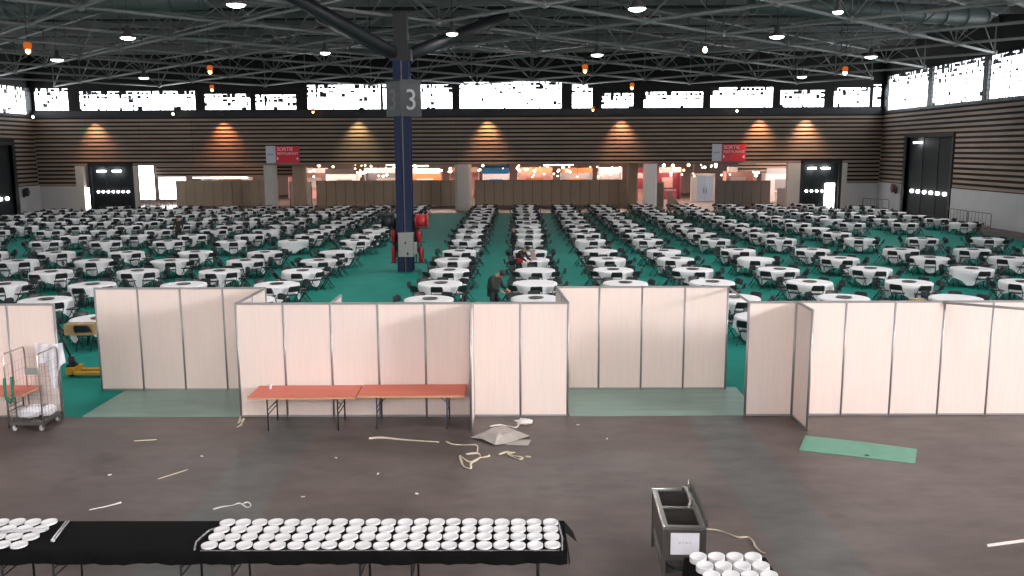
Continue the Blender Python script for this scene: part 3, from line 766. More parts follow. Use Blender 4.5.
# white and blue swing doors beyond, right of the white pillar
t = empty('glazed_doorway', (21.1, 99.0, 0)); tag(t, 'white doorway with pale blue door leaves beyond the opening', 'doorway')
mb = MB(); mb.box(-1.6, -0.9, 0, 0.2, 0, 3.0, SW); mb.box(0.9, 1.1, 0, 0.2, 0, 3.0, SW); mb.box(-1.6, 1.1, 0, 0.2, 2.8, 3.1, SW); mb.build('frame', t)
for s in (0, 1):
    mb = MB(); mb.box(-0.88 + s * 0.9, -0.02 + s * 0.9, 0.05, 0.1, 0, 2.8, mat('door_blue', (0.45, 0.6, 0.75), 0.4)); q = mb.build('door_leaf', t)
    mb = MB(); mb.box(-0.15 + s * 0.3 - 0.03, -0.15 + s * 0.3 + 0.03, 0.0, 0.05, 0.9, 1.5, M_STEELD); mb.build('handle', q)
# tilted brown display boards and cabinet by the white pillar
t = empty('wooden_cabinet', (14.2, 87.5, 0)); tag(t, 'brown wooden cabinet standing right of the bright white pillar', 'cabinet')
mb = MB(); mb.box(-0.55, 0.35, 0, 0.7, 0, 2.6, M_BROWN); mb.build('body', t)
mb = MB(); mb.box(-0.5, 0.3, -0.03, 0, 0.1, 2.5, M_POSTB); q = mb.build('door', t)
mb = MB(); mb.box(0.2, 0.24, -0.06, -0.03, 1.1, 1.4, M_STEELD); mb.build('handle', q)
t = empty('display_board', (15.6, 87.5, 0)); tag(t, 'slanted brown board leaning beside the brown cabinet', 'board')
mb = MB(); mb.add([(-0.7, 0, 0), (0.8, 0, 0), (-0.4, 0, 1.6), (-0.7, 0, 1.6), (-0.7, 0.1, 0), (0.8, 0.1, 0), (-0.4, 0.1, 1.6), (-0.7, 0.1, 1.6)],
                  [(0, 1, 2, 3), (7, 6, 5, 4), (0, 4, 5, 1), (1, 5, 6, 2), (2, 6, 7, 3), (3, 7, 4, 0)], M_BROWN); mb.build('panel', t)
mb = MB(); mb.tube([(0.2, 0.1, 0.6), (0.2, 0.6, 0)], 0.03, M_POSTB, n=6); mb.build('prop', t)
# lamps of the far hall
r = random.Random(5)
M_WLT = emit('white_lights', (1.0, 0.93, 0.85), 6.0)
regs = ['behind the left far pillar', 'over the left brown partition', 'over the middle brown partition', 'right of the bright white pillar', 'over the far left partition']
spans = [(-25.5, -20.5), (-20.5, -6.5), (-4.5, 11.0), (13.5, 26.0), (-34, -27)]
cnt = [9, 46, 46, 34, 7]
ORDX_ = ['first', 'second', 'third', 'fourth', 'fifth', 'sixth', 'seventh', 'eighth', 'ninth', 'tenth', 'eleventh', 'twelfth', 'thirteenth', 'fourteenth', 'fifteenth', 'sixteenth', 'seventeenth', 'eighteenth', 'nineteenth', 'twentieth'] + ['twenty-' + q for q in ('first', 'second', 'third', 'fourth', 'fifth', 'sixth', 'seventh', 'eighth', 'ninth')]
ORDX = ORDX_ + ['thirtieth'] + ['thirty-' + q for q in ORDX_[:9]] + ['fortieth'] + ['forty-' + q for q in ORDX_[:9]]
for a, (x0, x1), n in zip(regs, spans, cnt):
    ks = []
    for k in range(n):
        yy = r.uniform(97, 112); ks.append((r.uniform(x0, x1), yy, r.uniform(2.7, 4.2), r.choice((0.5, 0.7, 0.9, 1.3)), r.random() < 0.6))
    ks.sort()
    for k, (x, yy, z, sc, wm) in enumerate(ks):
        q = MB(); m_ = M_WARM if wm else M_WLT
        q.lathe([(0, -0.14 * sc), (0.12 * sc, -0.08 * sc), (0.15 * sc, 0), (0.12 * sc, 0.08 * sc), (0.02, 0.14 * sc), (0.012, 6.2 - z)], m_, 8)
        for i_, p_ in enumerate(q.f): pass
        nm_ = len(q.m)
        q.mi(M_DARKM)
        for i_ in range(nm_ - 9, nm_): q.m[i_] = 1
        o = q.build('globe_lamp', None, (x * yy / 87.0, yy, z))
        tag(o, '%s glowing lamp, %s from the left %s' % ('warm orange' if wm else 'white', ORDX[k], a), 'lamp', 'glowing lamps ' + a)
for (x, yy) in ((-31, 98), (-20, 103), (-10, 100), (1, 102), (11, 101), (20, 101), (30, 93)):
    o = area('far_hall_light', (x, yy, 6.0), (x, yy, 0), 7, 5, 650, (1.0, 0.72, 0.60))
# strip lights
for (x, yy, w) in ((-14.2, 104, 3.0), (-11.0, 96, 2.2), (4.5, 98, 3.2), (-33, 96.6, 6.0)):
    t = empty('strip_light', (x, yy, 4.1 if x != -33 else 2.9)); tag(t, {-14.2: 'white strip light left of blue pillar beyond the opening', -11.0: 'bright strip just above the left brown partition', 4.5: 'bright strip above the middle brown partition', -33: 'long strip above the far left brown partition'}[x], 'lamp')
    mb = MB(); mb.box(-w / 2, w / 2, -0.06, 0.06, 0, 0.1, M_WLT); mb.build('tube', t)
    mb = MB(); mb.box(-w / 2, w / 2, -0.08, 0.08, 0.1, 0.16, SG); mb.box(-0.02, 0.02, -0.02, 0.02, 0.16, 2.08 if x != -33 else 3.28, SG); mb.build('housing', t)

# things on / before the side walls
def wall_reel(loc, m, label, rot):
    t = empty('wall_hose_reel', loc, rot); tag(t, label, 'hose reel')
    mb = MB(); mb.tube([(0, -0.22, 0), (0, 0.0, 0)], 0.36, m, n=20); mb.build('drum', t)
    mb = MB(); mb.tube([(0, -0.26, 0), (0, -0.22, 0)], 0.42, m, n=20); mb.build('flange', t)
    mb = MB(); mb.box(-0.1, 0.1, 0.0, 0.15, -0.5, 0.1, M_DARKM); mb.build('bracket', t)
wall_reel((XR - 0.3, 80.6, 2.2), mat('dull_red', (0.14, 0.04, 0.035), 0.5), 'brownish red hose reel beside the right side gate', -PI / 2)
wall_reel((XL + 0.3, 81.9, 2.1), M_DARKM, 'black round hose reel beside the left side gate', PI / 2)
def barrier(p0, p1, label):
    t = empty('crowd_barrier', (p0[0], p0[1], 0), math.atan2(p1[1] - p0[1], p1[0] - p0[0])); tag(t, label, 'barrier')
    L = math.hypot(p1[0] - p0[0], p1[1] - p0[1])
    mb = MB(); mb.tube([(0, 0, 0.15), (0, 0, 1.05), (0.1, 0, 1.1), (L - 0.1, 0, 1.1), (L, 0, 1.05), (L, 0, 0.15)], 0.03, M_STEELD, n=6); mb.tube([(0, 0, 0.2), (L, 0, 0.2)], 0.025, M_STEELD, n=6); mb.build('frame', t)
    mb = MB()
    for k in range(1, int(L / 0.5)): mb.tube([(k * 0.5, 0, 0.2), (k * 0.5, 0, 1.1)], 0.015, M_STEELD, n=5)
    mb.build('bars', t)
    for u in (0.3, L - 0.3):
        mb = MB(); mb.tube([(u, -0.3, 0.02), (u, 0, 0.15), (u, 0.3, 0.02)], 0.025, M_STEELD, n=6); mb.build('foot', t)
barrier((34.0, 69.2), (34.0, 66.2), 'low metal barrier by the right wall, nearest the gate')
barrier((34.0, 66.0), (34.0, 62.8), 'low metal barrier by the right wall, farther from the gate')
barrier((33.2, 84.3), (34.4, 81.2), 'low metal barrier in the far right corner')

# ---------------------------------------------------------------- foreground partitions
Y1, Y2, PH = 18.26, 20.42, 2.54
partition('exhibition_partition', 'pink-white partition run at the left edge beside the wire trolley', (-13.0, Y1), (-9.97, Y1), PH, M_PANEL, 3)
partition('exhibition_partition', 'set-back pink-white partition of four panels, left of the long run', (-10.13, Y2), (-6.05, Y2), PH, M_PANEL, 4)
partition('exhibition_partition', 'side partition joining left set-back run to the long run', (-6.05, Y2 - 0.05), (-6.05, Y1 + 0.05), PH, M_PANEL, 2)
partition('exhibition_partition', 'long pink-white partition run behind the orange tables', (-6.06, Y1), (-1.0, Y1), PH, M_PANEL, 5)
partition('exhibition_partition', 'pink-white partition of two panels right of the orange tables', (-0.99, Y1), (1.05, Y1), PH, M_PANEL, 2)
partition('exhibition_partition', 'narrow side fin at the right end of the orange tables', (-0.99, Y1 - 0.03), (-0.99, Y1 - 0.98), PH, M_PANEL, 1)
partition('exhibition_partition', 'side partition between two-panel run and middle set-back run', (1.05, Y1 + 0.05), (0.90, Y2 - 0.05), PH, M_PANEL, 2)
partition('exhibition_partition', 'middle set-back pink-white partition of four panels', (0.90, Y2), (4.97, Y2), PH, M_PANEL, 4)
partition('exhibition_partition', 'single shaded panel left of the grey side fin at right', (4.90, Y1), (5.90, Y1), PH, M_PANEL, 1)
partition('exhibition_partition', 'grey-looking side fin jutting forward at the right', (5.93, Y1 - 0.03), (5.93, Y1 - 0.97), PH, M_PANEL, 1)
partition('exhibition_partition', 'long pink-white partition run at the right edge', (5.94, Y1 + 0.02), (13.22, Y1 + 0.02), PH, M_PANEL, 7)
partition('exhibition_partition', 'fin of one panel behind the long run, only its tip showing', (-4.02, Y1 + 0.04), (-4.02, Y1 + 1.05), PH, M_PANEL, 1)
def bar(p, q, label):
    mb = MB(); mb.tube([p, q], 0.028, M_ALU, n=6); tag(mb.build('brace_rail'), label, 'rail')
bar((5.0, Y2, 2.48), (4.95, Y1, 2.48), 'aluminium rail bridging the gap right of the middle set-back partition')
bar((9.02, Y1, 2.5), (10.9, Y1 - 1.15, 2.5), 'slanting aluminium rail on top of the right partition run')

# ---------------------------------------------------------------- round tables, cloths, turntables, chairs
TR = 0.83
def cloth_mesh(seed):
    r = random.Random(seed); n = 48; H = 0.757; a = 1.19; ph = r.uniform(0, 6); mb = MB(); vs = [(0, 0, H)]; fs = []
    rings = [(0.35, 0), (0.72, 0), (TR + 0.005, 0)]
    for (q, _) in rings:
        for k in range(n):
            t = 2 * PI * k / n; vs.append((q * math.cos(t), q * math.sin(t), H))
    for j, f in enumerate((0.05, 0.3, 0.6, 0.85, 1.0)):
        for k in range(n):
            t = 2 * PI * k / n
            e = min(a / max(abs(math.cos(t)), 1e-6), a / max(abs(math.sin(t)), 1e-6)); e = min(e, 1.47); dr = (e - TR)
            q = TR + 0.02 + f * (0.018 + 0.026 * math.sin(9 * t + ph) + 0.02 * math.sin(5 * t + 2 * ph)) - (0.05 * f if dr > 0.45 else 0)
            vs.append((q * math.cos(t), q * math.sin(t), H - 0.01 - f * dr * 0.95))
    R = len(rings) + 5
    for k in range(n): fs.append((0, 1 + k, 1 + (k + 1) % n))
    for i in range(R - 1):
        for k in range(n):
            fs.append((1 + i * n + k, 1 + (i + 1) * n + k, 1 + (i + 1) * n + (k + 1) % n, 1 + i * n + (k + 1) % n))
    mb.add(vs, fs, M_CLOTH, True); return mb.mesh('cloth')
cloths = [cloth_mesh(s) for s in range(4)]
mb = MB(); mb.lathe([(0, 0.715), (TR - 0.01, 0.715), (TR, 0.722), (TR, 0.742), (TR - 0.01, 0.75), (0, 0.75)], M_PLY, 32)
top_me = mb.mesh('tabletop')
mb = MB(); mb.tube([(0.45, 0, 0.72), (0.50, 0, 0.02)], 0.018, M_BLKMET, n=6); mb.tube([(0.45, 0, 0.6), (0.2, 0, 0.715)], 0.01, M_BLKMET, n=5); leg_me = mb.mesh('leg')
mb = MB(); mb.lathe([(0, 0.715), (TR, 0.715), (TR, 0.75), (0, 0.75)], M_PLY, 24)
for k in range(4):
    t = PI / 4 + k * PI / 2; mb.tube([(0.45 * math.cos(t), 0.45 * math.sin(t), 0.72), (0.5 * math.cos(t), 0.5 * math.sin(t), 0.0)], 0.02, M_BLKMET, n=5)
table_me = mb.mesh('round_table')
mb = MB(); mb.lathe([(0, 0.0), (0.11, 0.0), (0.11, 0.012), (0.24, 0.014), (0.265, 0.030), (0.268, 0.036), (0.255, 0.036), (0.235, 0.022), (0, 0.022)], M_TRAY, 24); tray_me = mb.mesh('turntable')
# chair pieces
def chair_parts():
    P = {}
    mb = MB(); n = 10
    # seat slab with rounded front
    pts = [(-0.20, 0.19), (-0.21, -0.10), (-0.18, -0.19), (-0.10, -0.215), (0.10, -0.215), (0.18, -0.19), (0.21, -0.10), (0.20, 0.19)]
    mb.prism([(x, y) for x, y in pts], 0.43, 0.46, M_BLACK); P['seat'] = mb.mesh('seat')
    # curved back panel, rounded top corners; sits at the +y side, leaning back
    mb = MB(); vs = []; N = 9
    prof = [(0.58, 0.0), (0.62, 0.0), (0.70, 0.0), (0.765, 0.0), (0.795, 0.0)]
    for (z, _) in prof:
        w = 0.225 if z < 0.75 else (0.215 if z < 0.78 else 0.175)
        for k in range(N):
            u = -1 + 2 * k / (N - 1); vs.append((u * w, 0.235 + (z - 0.5) * 0.22 + 0.035 * (1 - u * u), z))
    m0 = len(vs)
    vs += [(x, yy + 0.018, z) for (x, yy, z) in vs]
    fs = []; Rr = len(prof)
    for i in range(Rr - 1):
        for k in range(N - 1):
            a = i * N + k; fs.append((a, a + 1, a + N + 1, a + N)); fs.append((m0 + a, m0 + a + N, m0 + a + N + 1, m0 + a + 1))
    for k in range(N - 1):
        fs.append((k, m0 + k, m0 + k + 1, k + 1)); a = (Rr - 1) * N + k; fs.append((a, a + 1, m0 + a + 1, m0 + a))
    for i in range(Rr - 1):
        a = i * N; fs.append((a, a + N, m0 + a + N, m0 + a)); a = i * N + N - 1; fs.append((a, m0 + a, m0 + a + N, a + N))
    mb.add(vs, fs, M_BLACK, True); P['backrest'] = mb.mesh('backrest')
    for s, nm in ((-1, 'fl'), (1, 'fr')):
        mb = MB(); mb.tube([(s * 0.225, -0.20, 0.0), (s * 0.225, 0.10, 0.44), (s * 0.222, 0.245, 0.66), (s * 0.20, 0.27, 0.76)], 0.013, M_BLKMET, n=6); P[nm] = mb.mesh('leg')
        mb = MB(); mb.tube([(s * 0.205, 0.30, 0.0), (s * 0.205, 0.0, 0.42)], 0.013, M_BLKMET, n=6)
        if s == 1: mb.tube([(-0.205, 0.25, 0.07), (0.205, 0.25, 0.07)], 0.009, M_BLKMET, n=5)
        P['r' + nm] = mb.mesh('leg')
    return P
CP = chair_parts()
chair0 = None
def make_chair():
    t = empty('folding_chair')
    for k in ('seat', 'backrest'):
        o = bpy.data.objects.new(k, CP[k]); COL.objects.link(o); o.parent = t
    for k in ('fl', 'fr', 'rfl', 'rfr'):
        o = bpy.data.objects.new('leg', CP[k]); COL.objects.link(o); o.parent = t
    return t
# merged low mesh for the far mass
def mesh_arrays(parts):
    V = []; F = []
    for me in parts:
        k = len(V); V += [tuple(v.co) for v in me.vertices]; F += [tuple(i + k for i in p.vertices) for p in me.polygons]
    return np.array(V), F
CV, CF = mesh_arrays([CP[k] for k in ('seat', 'backrest', 'fl', 'fr', 'rfl', 'rfr')])

def proj(x, y, z):
    d = Vector((x, y, z - CAMH)); zz = d.dot(fwd)
    return 512 + FPX * d.dot(R2) / zz, 288 - FPX * d.dot(U2) / zz
rows = [25.8, 29.15, 32.7, 36.4, 40.0, 43.4] + [48.8 + 3.5 * k for k in range(10)]
files = [(-9.2 - 3.52 * k, 'L', k) for k in range(11)] + [(-3.0, 'R', 0), (0.62, 'R', 1), (4.05, 'R', 2), (7.3, 'R', 3), (11.0, 'R', 4), (14.8, 'R', 5), (19.1, 'R', 6), (22.65, 'R', 7), (26.3, 'R', 8), (30.1, 'R', 9)]
ORD = ['first', 'second', 'third', 'fourth', 'fifth', 'sixth', 'seventh', 'eighth', 'ninth', 'tenth', 'eleventh', 'twelfth', 'thirteenth', 'fourteenth', 'fifteenth', 'sixteenth']
tables = []
for ri, D in enumerate(rows):
    for (X, sd, k) in files:
        if ri == 0 and not ((sd == 'R' and k == 3) or (sd == 'L' and k == 1)): continue
        px, py = proj(X, D, 0.75)
        if px < -22 or px > 1046: continue
        if sd == 'R' and k in (7, 8, 9) and 51 < D < 57: continue
        if sd == 'R' and k == 9 and D < 58: continue
        if sd == 'R' and k == 9 and D > 79: continue
        if sd == 'L' and k == 6 and 51 < D < 53: continue
        if sd == 'L' and k >= 9 and D > 78: continue
        if sd == 'L' and k == 10 and D > 70: continue
        tables.append((X + rnd.uniform(-0.07, 0.07), D + rnd.uniform(-0.12, 0.12), ri, sd, k))
posn = ['front', 'front right', 'right side', 'back right', 'back', 'back left', 'left side', 'front left']
posn2 = ['front, slightly right', 'right, toward front', 'right, toward back', 'back, slightly right', 'back, slightly left', 'left, toward back', 'left, toward front', 'front, slightly left']
chairs = []
for ti, (x, y, ri, sd, k) in enumerate(tables):
    side = 'left' if sd == 'L' else 'right'
    place = '%s row, %s file %s of pillar' % (ORD[ri], ORD[k], side)
    if y < 42:
        t = bpy.data.objects.new('round_table', top_me)
    else:
        t = bpy.data.objects.new('round_table', table_me)
    COL.objects.link(t); t.location = (x, y, 0); rz = rnd.uniform(0, PI / 2); t.rotation_euler = (0, 0, rz)
    tag(t, 'round dining table under white cloth, ' + place, 'table', 'round dining tables on the green carpet')
    if y < 42:
        for q in range(4):
            l = bpy.data.objects.new('leg', leg_me); COL.objects.link(l); l.parent = t; l.rotation_euler = (0, 0, PI / 4 + q * PI / 2)
    c = bpy.data.objects.new('tablecloth', cloths[ti % 4]); COL.objects.link(c); c.location = (x, y, 0); c.rotation_euler = (0, 0, rnd.choice((0, 0.2, 0.5, 0.78, 1.1)) + rnd.uniform(-.1, .1))
    tag(c, 'draped white tablecloth on the round table, ' + place, 'tablecloth', 'white tablecloths')
    if rnd.random() < 0.93 or y > 60:
        d = bpy.data.objects.new('turntable', tray_me); COL.objects.link(d); d.location = (x + rnd.uniform(-.04, .04), y + rnd.uniform(-.04, .04), 0.758)
        tag(d, 'dark round turntable on the white cloth, ' + place, 'turntable', 'dark turntables on the tables')
    # eight chairs
    off = rnd.choice((0, 0, 1)); base = (PI / 8 if off else 0.0) + rnd.uniform(-0.06, 0.06)
    for q in range(8):
        ang = -PI / 2 + base + q * PI / 4 + rnd.uniform(-0.05, 0.05)
        rr = 0.95 + rnd.uniform(-0.04, 0.06)
        if rnd.random() < 0.03: continue
        chairs.append((x + rr * math.cos(ang), y + rr * math.sin(ang), ang - PI / 2 + rnd.uniform(-0.1, 0.1), (posn2 if off else posn)[q], place))
# only the nearest, visible ones stand alone
def visible(c):
    px, py = proj(c[0], c[1], 0.8)
    if not (3 < px < 1021): return False
    py_b = proj(c[0], c[1], 0.62)[1]
    lim = 303 if (238 < px < 567 or px < 57 or px > 750) else (288 if (97 < px < 238 or 556 < px < 727) else 500)
    return py_b < lim - 1
vis = sorted([c for c in chairs if visible(c)], key=lambda c: c[0] ** 2 + c[1] ** 2)
near = vis[:300]; nid = set(id(c) for c in near)
far = [c for c in chairs if id(c) not in nid]
chair0 = make_chair()
for i, (x, y, rz, ps, place) in enumerate(near):
    t = chair0 if i == 0 else copy_tree(chair0)
    t.location = (x, y, 0.012); t.rotation_euler = (0, 0, rz)
    tag(t, 'black folding chair, %s of table in %s' % (ps, place), 'chair', 'black folding chairs around the round tables')
V = []; F = []; k = 0
nv = len(CV)
for (x, y, rz, _, _) in far:
    c, s = math.cos(rz), math.sin(rz)
    W = CV.copy(); W[:, 0] = CV[:, 0] * c - CV[:, 1] * s + x; W[:, 1] = CV[:, 0] * s + CV[:, 1] * c + y; W[:, 2] += 0.012
    V.append(W); F.extend([tuple(i + k for i in f) for f in CF]); k += nv
me = bpy.data.meshes.new('folding_chairs'); me.from_pydata(np.concatenate(V).tolist(), [], F); me.materials.append(M_BLACK); me.update()
o = bpy.data.objects.new('folding_chair_mass', me); COL.objects.link(o)
tag(o, 'black folding chairs around the more distant round tables', 'chairs', 'black folding chairs around the round tables', 'stuff')

# ---------------------------------------------------------------- people
def person(loc, rz, label, joints, cloth_col, trouser_col, scale=1.0, hair=M_HAIR, bulk=1.0):
    """joints: dict of name -> (x,y,z); body faces -y locally"""
    t = empty('person', loc, rz); t.scale = (scale,) * 3; tag(t, label, 'person')
    J = joints
    def skin(name, chains, m, parent, sub=2):
        me = bpy.data.meshes.new(name); vs = []; es = []; rad = []; idx = {}
        for ch in chains:
            prev = None
            for (key, p, rr) in ch:
                if key in idx: i = idx[key]
                else:
                    i = len(vs); idx[key] = i; vs.append(p); rad.append(rr)
                if prev is not None and prev != i: es.append((prev, i))
                prev = i
        me.from_pydata(vs, es, []); me.materials.append(m)
        o = bpy.data.objects.new(name, me); COL.objects.link(o); o.parent = parent
        sk = o.modifiers.new('skin', 'SKIN'); sk.use_smooth_shade = True
        if not me.skin_vertices: pass
        for i, rr in enumerate(rad):
            me.skin_vertices[0].data[i].radius = (rr, rr)
        me.skin_vertices[0].data[0].use_root = True
        ss = o.modifiers.new('sub', 'SUBSURF'); ss.levels = sub; ss.render_levels = sub
        return o
    def lerp(a, b, f): return tuple(a[i] + (b[i] - a[i]) * f for i in range(3))
    pe, ch_, nk, hd = J['pelvis'], J['chest'], J['neck'], J['head']
    body_ch = [[('pe', pe, .13), ('ch', ch_, .15), ('nk', nk, .06), ('hd0', lerp(nk, hd, .5), .075), ('hd', hd, .10), ('tp', lerp(nk, hd, 1.6), .07)]]
    for s in ('l', 'r'):
        sh, el, ha = J['sh' + s], J['el' + s], J['ha' + s]
        body_ch.append([('ch', ch_, .15), ('sh' + s, sh, .06), ('el' + s, el, .04), ('wr' + s, lerp(el, ha, .85), .028), ('pm' + s, ha, .035)])
        d = Vector(ha) - Vector(el); d.normalize(); sd = d.cross(Vector((0, 0, 1)))
        sd = sd.normalized() if sd.length > 1e-3 else Vector((1, 0, 0))
        for f in range(4):
            L = (.075, .085, .08, .065)[f]; b0 = Vector(ha) + sd * (-.03 + .02 * f) + d * 0.02
            body_ch.append([('pm' + s, ha, .035), ('f%s%d' % (s, f), tuple(b0 + d * L * .5), .009), ('g%s%d' % (s, f), tuple(b0 + d * L - Vector((0, 0, .015))), .008)])
        body_ch.append([('pm' + s, ha, .035), ('t%s' % s, tuple(Vector(ha) - sd * .05 + d * .02), .010), ('u%s' % s, tuple(Vector(ha) - sd * .06 + d * .055), .009)])
        hp, kn, an, toe = J['hp' + s], J['kn' + s], J['an' + s], J['to' + s]
        body_ch.append([('pe', pe, .13), ('hp' + s, hp, .085), ('kn' + s, kn, .055), ('an' + s, an, .038), ('to' + s, toe, .035)])
    body = skin('body', body_ch, M_SKIN, t)
    top_ch = [[('pe', lerp(pe, ch_, -.25), .15 * bulk), ('md', lerp(pe, ch_, .5), .16 * bulk), ('ch', ch_, .175 * bulk), ('nk', lerp(ch_, nk, .9), .085)]]
    for s in ('l', 'r'):
        top_ch.append([('ch', ch_, .175), ('sh' + s, J['sh' + s], .08), ('el' + s, J['el' + s], .058), ('wr' + s, lerp(J['el' + s], J['ha' + s], .8), .045)])
    skin('jacket', top_ch, cloth_col, t)
    leg_ch = [[('pe', pe, .15)]]
    for s in ('l', 'r'): leg_ch.append([('pe', pe, .15), ('hp' + s, J['hp' + s], .105), ('kn' + s, J['kn' + s], .075), ('an' + s, J['an' + s], .055)])
    skin('trousers', leg_ch, trouser_col, t)
    for s in ('l', 'r'): skin('shoe', [[('a', J['an' + s], .05), ('b', tuple(Vector(J['an' + s]) + Vector((0, 0, -.03))), .05), ('c', J['to' + s], .042)]], M_BLACK, t)
    # head details in the head's own direction
    up = (Vector(hd) - Vector(nk)).normalized(); fr = Vector(J['face']).normalized(); fr = (fr - up * fr.dot(up)).normalized(); sd = up.cross(fr)
    Hd = Vector(hd) + up * 0.02
    mbf = MB()
    for s in (-1, 1):
        c = Hd + fr * .098 + sd * (.033 * s) + up * .01; mbf.tube([c - fr * .012, c + fr * .006], [.014, .010], M_BLACK, n=8)
    mbf.build('eyes', body)
    mbf = MB(); mbf.tube([Hd + fr * .095 + up * .01, Hd + fr * .125 - up * .03, Hd + fr * .10 - up * .035], [.008, .016, .012], M_SKIN, n=8); mbf.build('nose', body)
    mbf = MB(); mbf.tube([Hd + fr * .098 - up * .062 - sd * .025, Hd + fr * .106 - up * .062, Hd + fr * .098 - up * .062 + sd * .025], .006, M_RED, n=6); mbf.build('mouth', body)
    for s in (-1, 1):
        mbf = MB(); mbf.tube([Hd + sd * .098 * s + up * .02, Hd + sd * .112 * s, Hd + sd * .098 * s - up * .03], .012, M_SKIN, n=6); mbf.build('ear', body)
    if hair:
        mbf = MB(); vs = []; n = 12
        cH = Hd + up * .03 - fr * .02
        ring = []
        for i in range(7):
            th = i / 6 * 1.75
            for k in range(n):
                a = 2 * PI * k / n
                d = up * math.cos(th) + (fr * math.cos(a) + sd * math.sin(a)) * math.sin(th)
                rr = .118 if d.dot(fr) < .55 or d.dot(up) > .45 else .085
                vs.append(cH + d * rr)
        fs = [(i * n + k, i * n + (k + 1) % n, (i + 1) * n + (k + 1) % n, (i + 1) * n + k) for i in range(6) for k in range(n)]
        mbf.add(vs, fs, hair, True); mbf.build('hair', t)
    return t
stand = dict(pelvis=(0, 0, .95), chest=(0, -.02, 1.28), neck=(0, -.03, 1.46), head=(0, -.05, 1.60), face=(0, -1, 0),
             shl=(-.19, 0, 1.38), ell=(-.25, -.05, 1.10), hal=(-.22, -.22, .92), shr=(.19, 0, 1.38), elr=(.25, -.05, 1.10), har=(.22, -.22, .92),
             hpl=(-.10, 0, .90), knl=(-.11, -.03, .50), anl=(-.12, .02, .09), tol=(-.13, -.13, .04), hpr=(.10, 0, .90), knr=(.11, -.03, .50), anr=(.12, .02, .09), tor=(.13, -.13, .04))
bent = dict(stand); bent.update(pelvis=(0, .12, .93), chest=(0, -.08, 1.24), neck=(0, -.24, 1.38), head=(0, -.35, 1.44), face=(0, -.6, -1),
             shl=(-.19, -.12, 1.32), ell=(-.24, -.26, 1.06), hal=(-.16, -.48, .90), shr=(.19, -.12, 1.32), elr=(.24, -.26, 1.06), har=(.16, -.48, .90),
             hpl=(-.10, .12, .88), hpr=(.10, .12, .88))
hunch = dict(stand); hunch.update(pelvis=(0, .06, .93), chest=(0, -.03, 1.25), neck=(0, -.15, 1.42), head=(0, -.27, 1.46), face=(0, -.7, -.7),
             shl=(-.2, -.05, 1.35), ell=(-.27, -.16, 1.06), hal=(-.18, -.42, .95), shr=(.2, -.05, 1.35), elr=(.27, -.16, 1.06), har=(.18, -.42, .95))
M_JK1 = mat('dark_olive_jacket', (0.022, 0.026, 0.018), 0.8); M_TR = mat('charcoal_trousers', (0.02, 0.02, 0.024), 0.8)
M_JRED = mat('red_top', (0.45, 0.02, 0.04), 0.8); M_JBL = mat('black_top', (0.015, 0.014, 0.016), 0.8)
person((-0.86, 29.3, 0.012), math.radians(60), 'person in a dark jacket stooping over the second file of tables', hunch, M_JK1, M_TR, 1.08, bulk=1.3)
p2 = person((0.05, 38.15, 0.012), math.radians(60), 'person in black with a red apron leaning over a table', bent, M_JBL, M_TR, 1.0)
lump_ = MB(); lump_.lathe([(0.0, 0.80), (0.17, 0.82), (0.185, 0.95), (0.17, 1.05), (0.0, 1.07)], M_JRED, 14, (0, 0.04, 0)); lump_.build('red_apron', p2)
mb = MB(); mb.add([(-.02, -.42, .98), (-.02, -.7, 1.1), (-.05, -.62, 1.5), (-.05, -.36, 1.38), (0.0, -.42, .98), (0.0, -.7, 1.1), (-.03, -.62, 1.5), (-.03, -.36, 1.38)],
                  [(0, 1, 2, 3), (7, 6, 5, 4), (0, 4, 5, 1), (1, 5, 6, 2), (2, 6, 7, 3), (3, 7, 4, 0)], mat('pinkish_sheet', (0.62, 0.42, 0.42), 0.7))
o = mb.build('paper_sheet', None, (0.30, 37.9, 0.02)); o.rotation_euler = (0, 0, 0.7); tag(o, 'pale pinkish sheet held beside the person with red apron', 'paper')
person((-0.30, 46.6, 0.012), math.radians(100), 'person in dark clothes standing farther back beside the second file', stand, M_JBL, M_TR, 1.0)
person((-21.4, 54.4, 0.012), math.radians(20), 'person in dark clothes among the tables at the left', stand, M_JK1, M_TR, 1.02)

# ---------------------------------------------------------------- orange folding tables before the partition
def leg_frame(sx, t, m, y0, y1, zt):
    for yy in (y0, y1):
        mb = MB(); mb.tube([(sx, yy, zt), (sx, yy, 0)], 0.016, m, n=6); mb.build('leg', t)
    mb = MB(); mb.tube([(sx, y0, 0.35), (sx, y1, 0.35)], 0.011, m, n=6)
    k = 0.3 if sx < 1.0 else -0.3
    mb.tube([(sx, (y0 + y1) / 2, 0.45), (sx + k, (y0 + y1) / 2, zt)], 0.010, m, n=6); mb.tube([(sx, y0, 0.45), (sx, (y0 + y1) / 2, 0.45), (sx, y1, 0.45)], 0.01, m, n=6)
    mb.build('brace', t)
def folding_table(x0, x1, y0, y1, name, label, mt, me_, ml, rz=0.0, inset=0.38):
    t = empty(name, (x0, y0, 0), rz); tag(t, label, 'table')
    L, W = x1 - x0, y1 - y0
    mb = MB(); mb.box(0, L, 0, W, 0.738, 0.752, mt); mb.build('tabletop', t)
    mb = MB(); mb.box(0.0, L, -0.004, 0.02, 0.70, 0.738, me_); mb.box(0, L, W - 0.02, W + 0.004, 0.70, 0.738, me_); mb.box(0, 0.02, 0.02, W - 0.02, 0.70, 0.738, me_); mb.box(L - 0.02, L, 0.02, W - 0.02, 0.70, 0.738, me_); mb.build('edge', t)
    leg_frame(inset, t, ml, 0.08, W - 0.08, 0.72); leg_frame(L - inset, t, ml, 0.08, W - 0.08, 0.72)
    return t
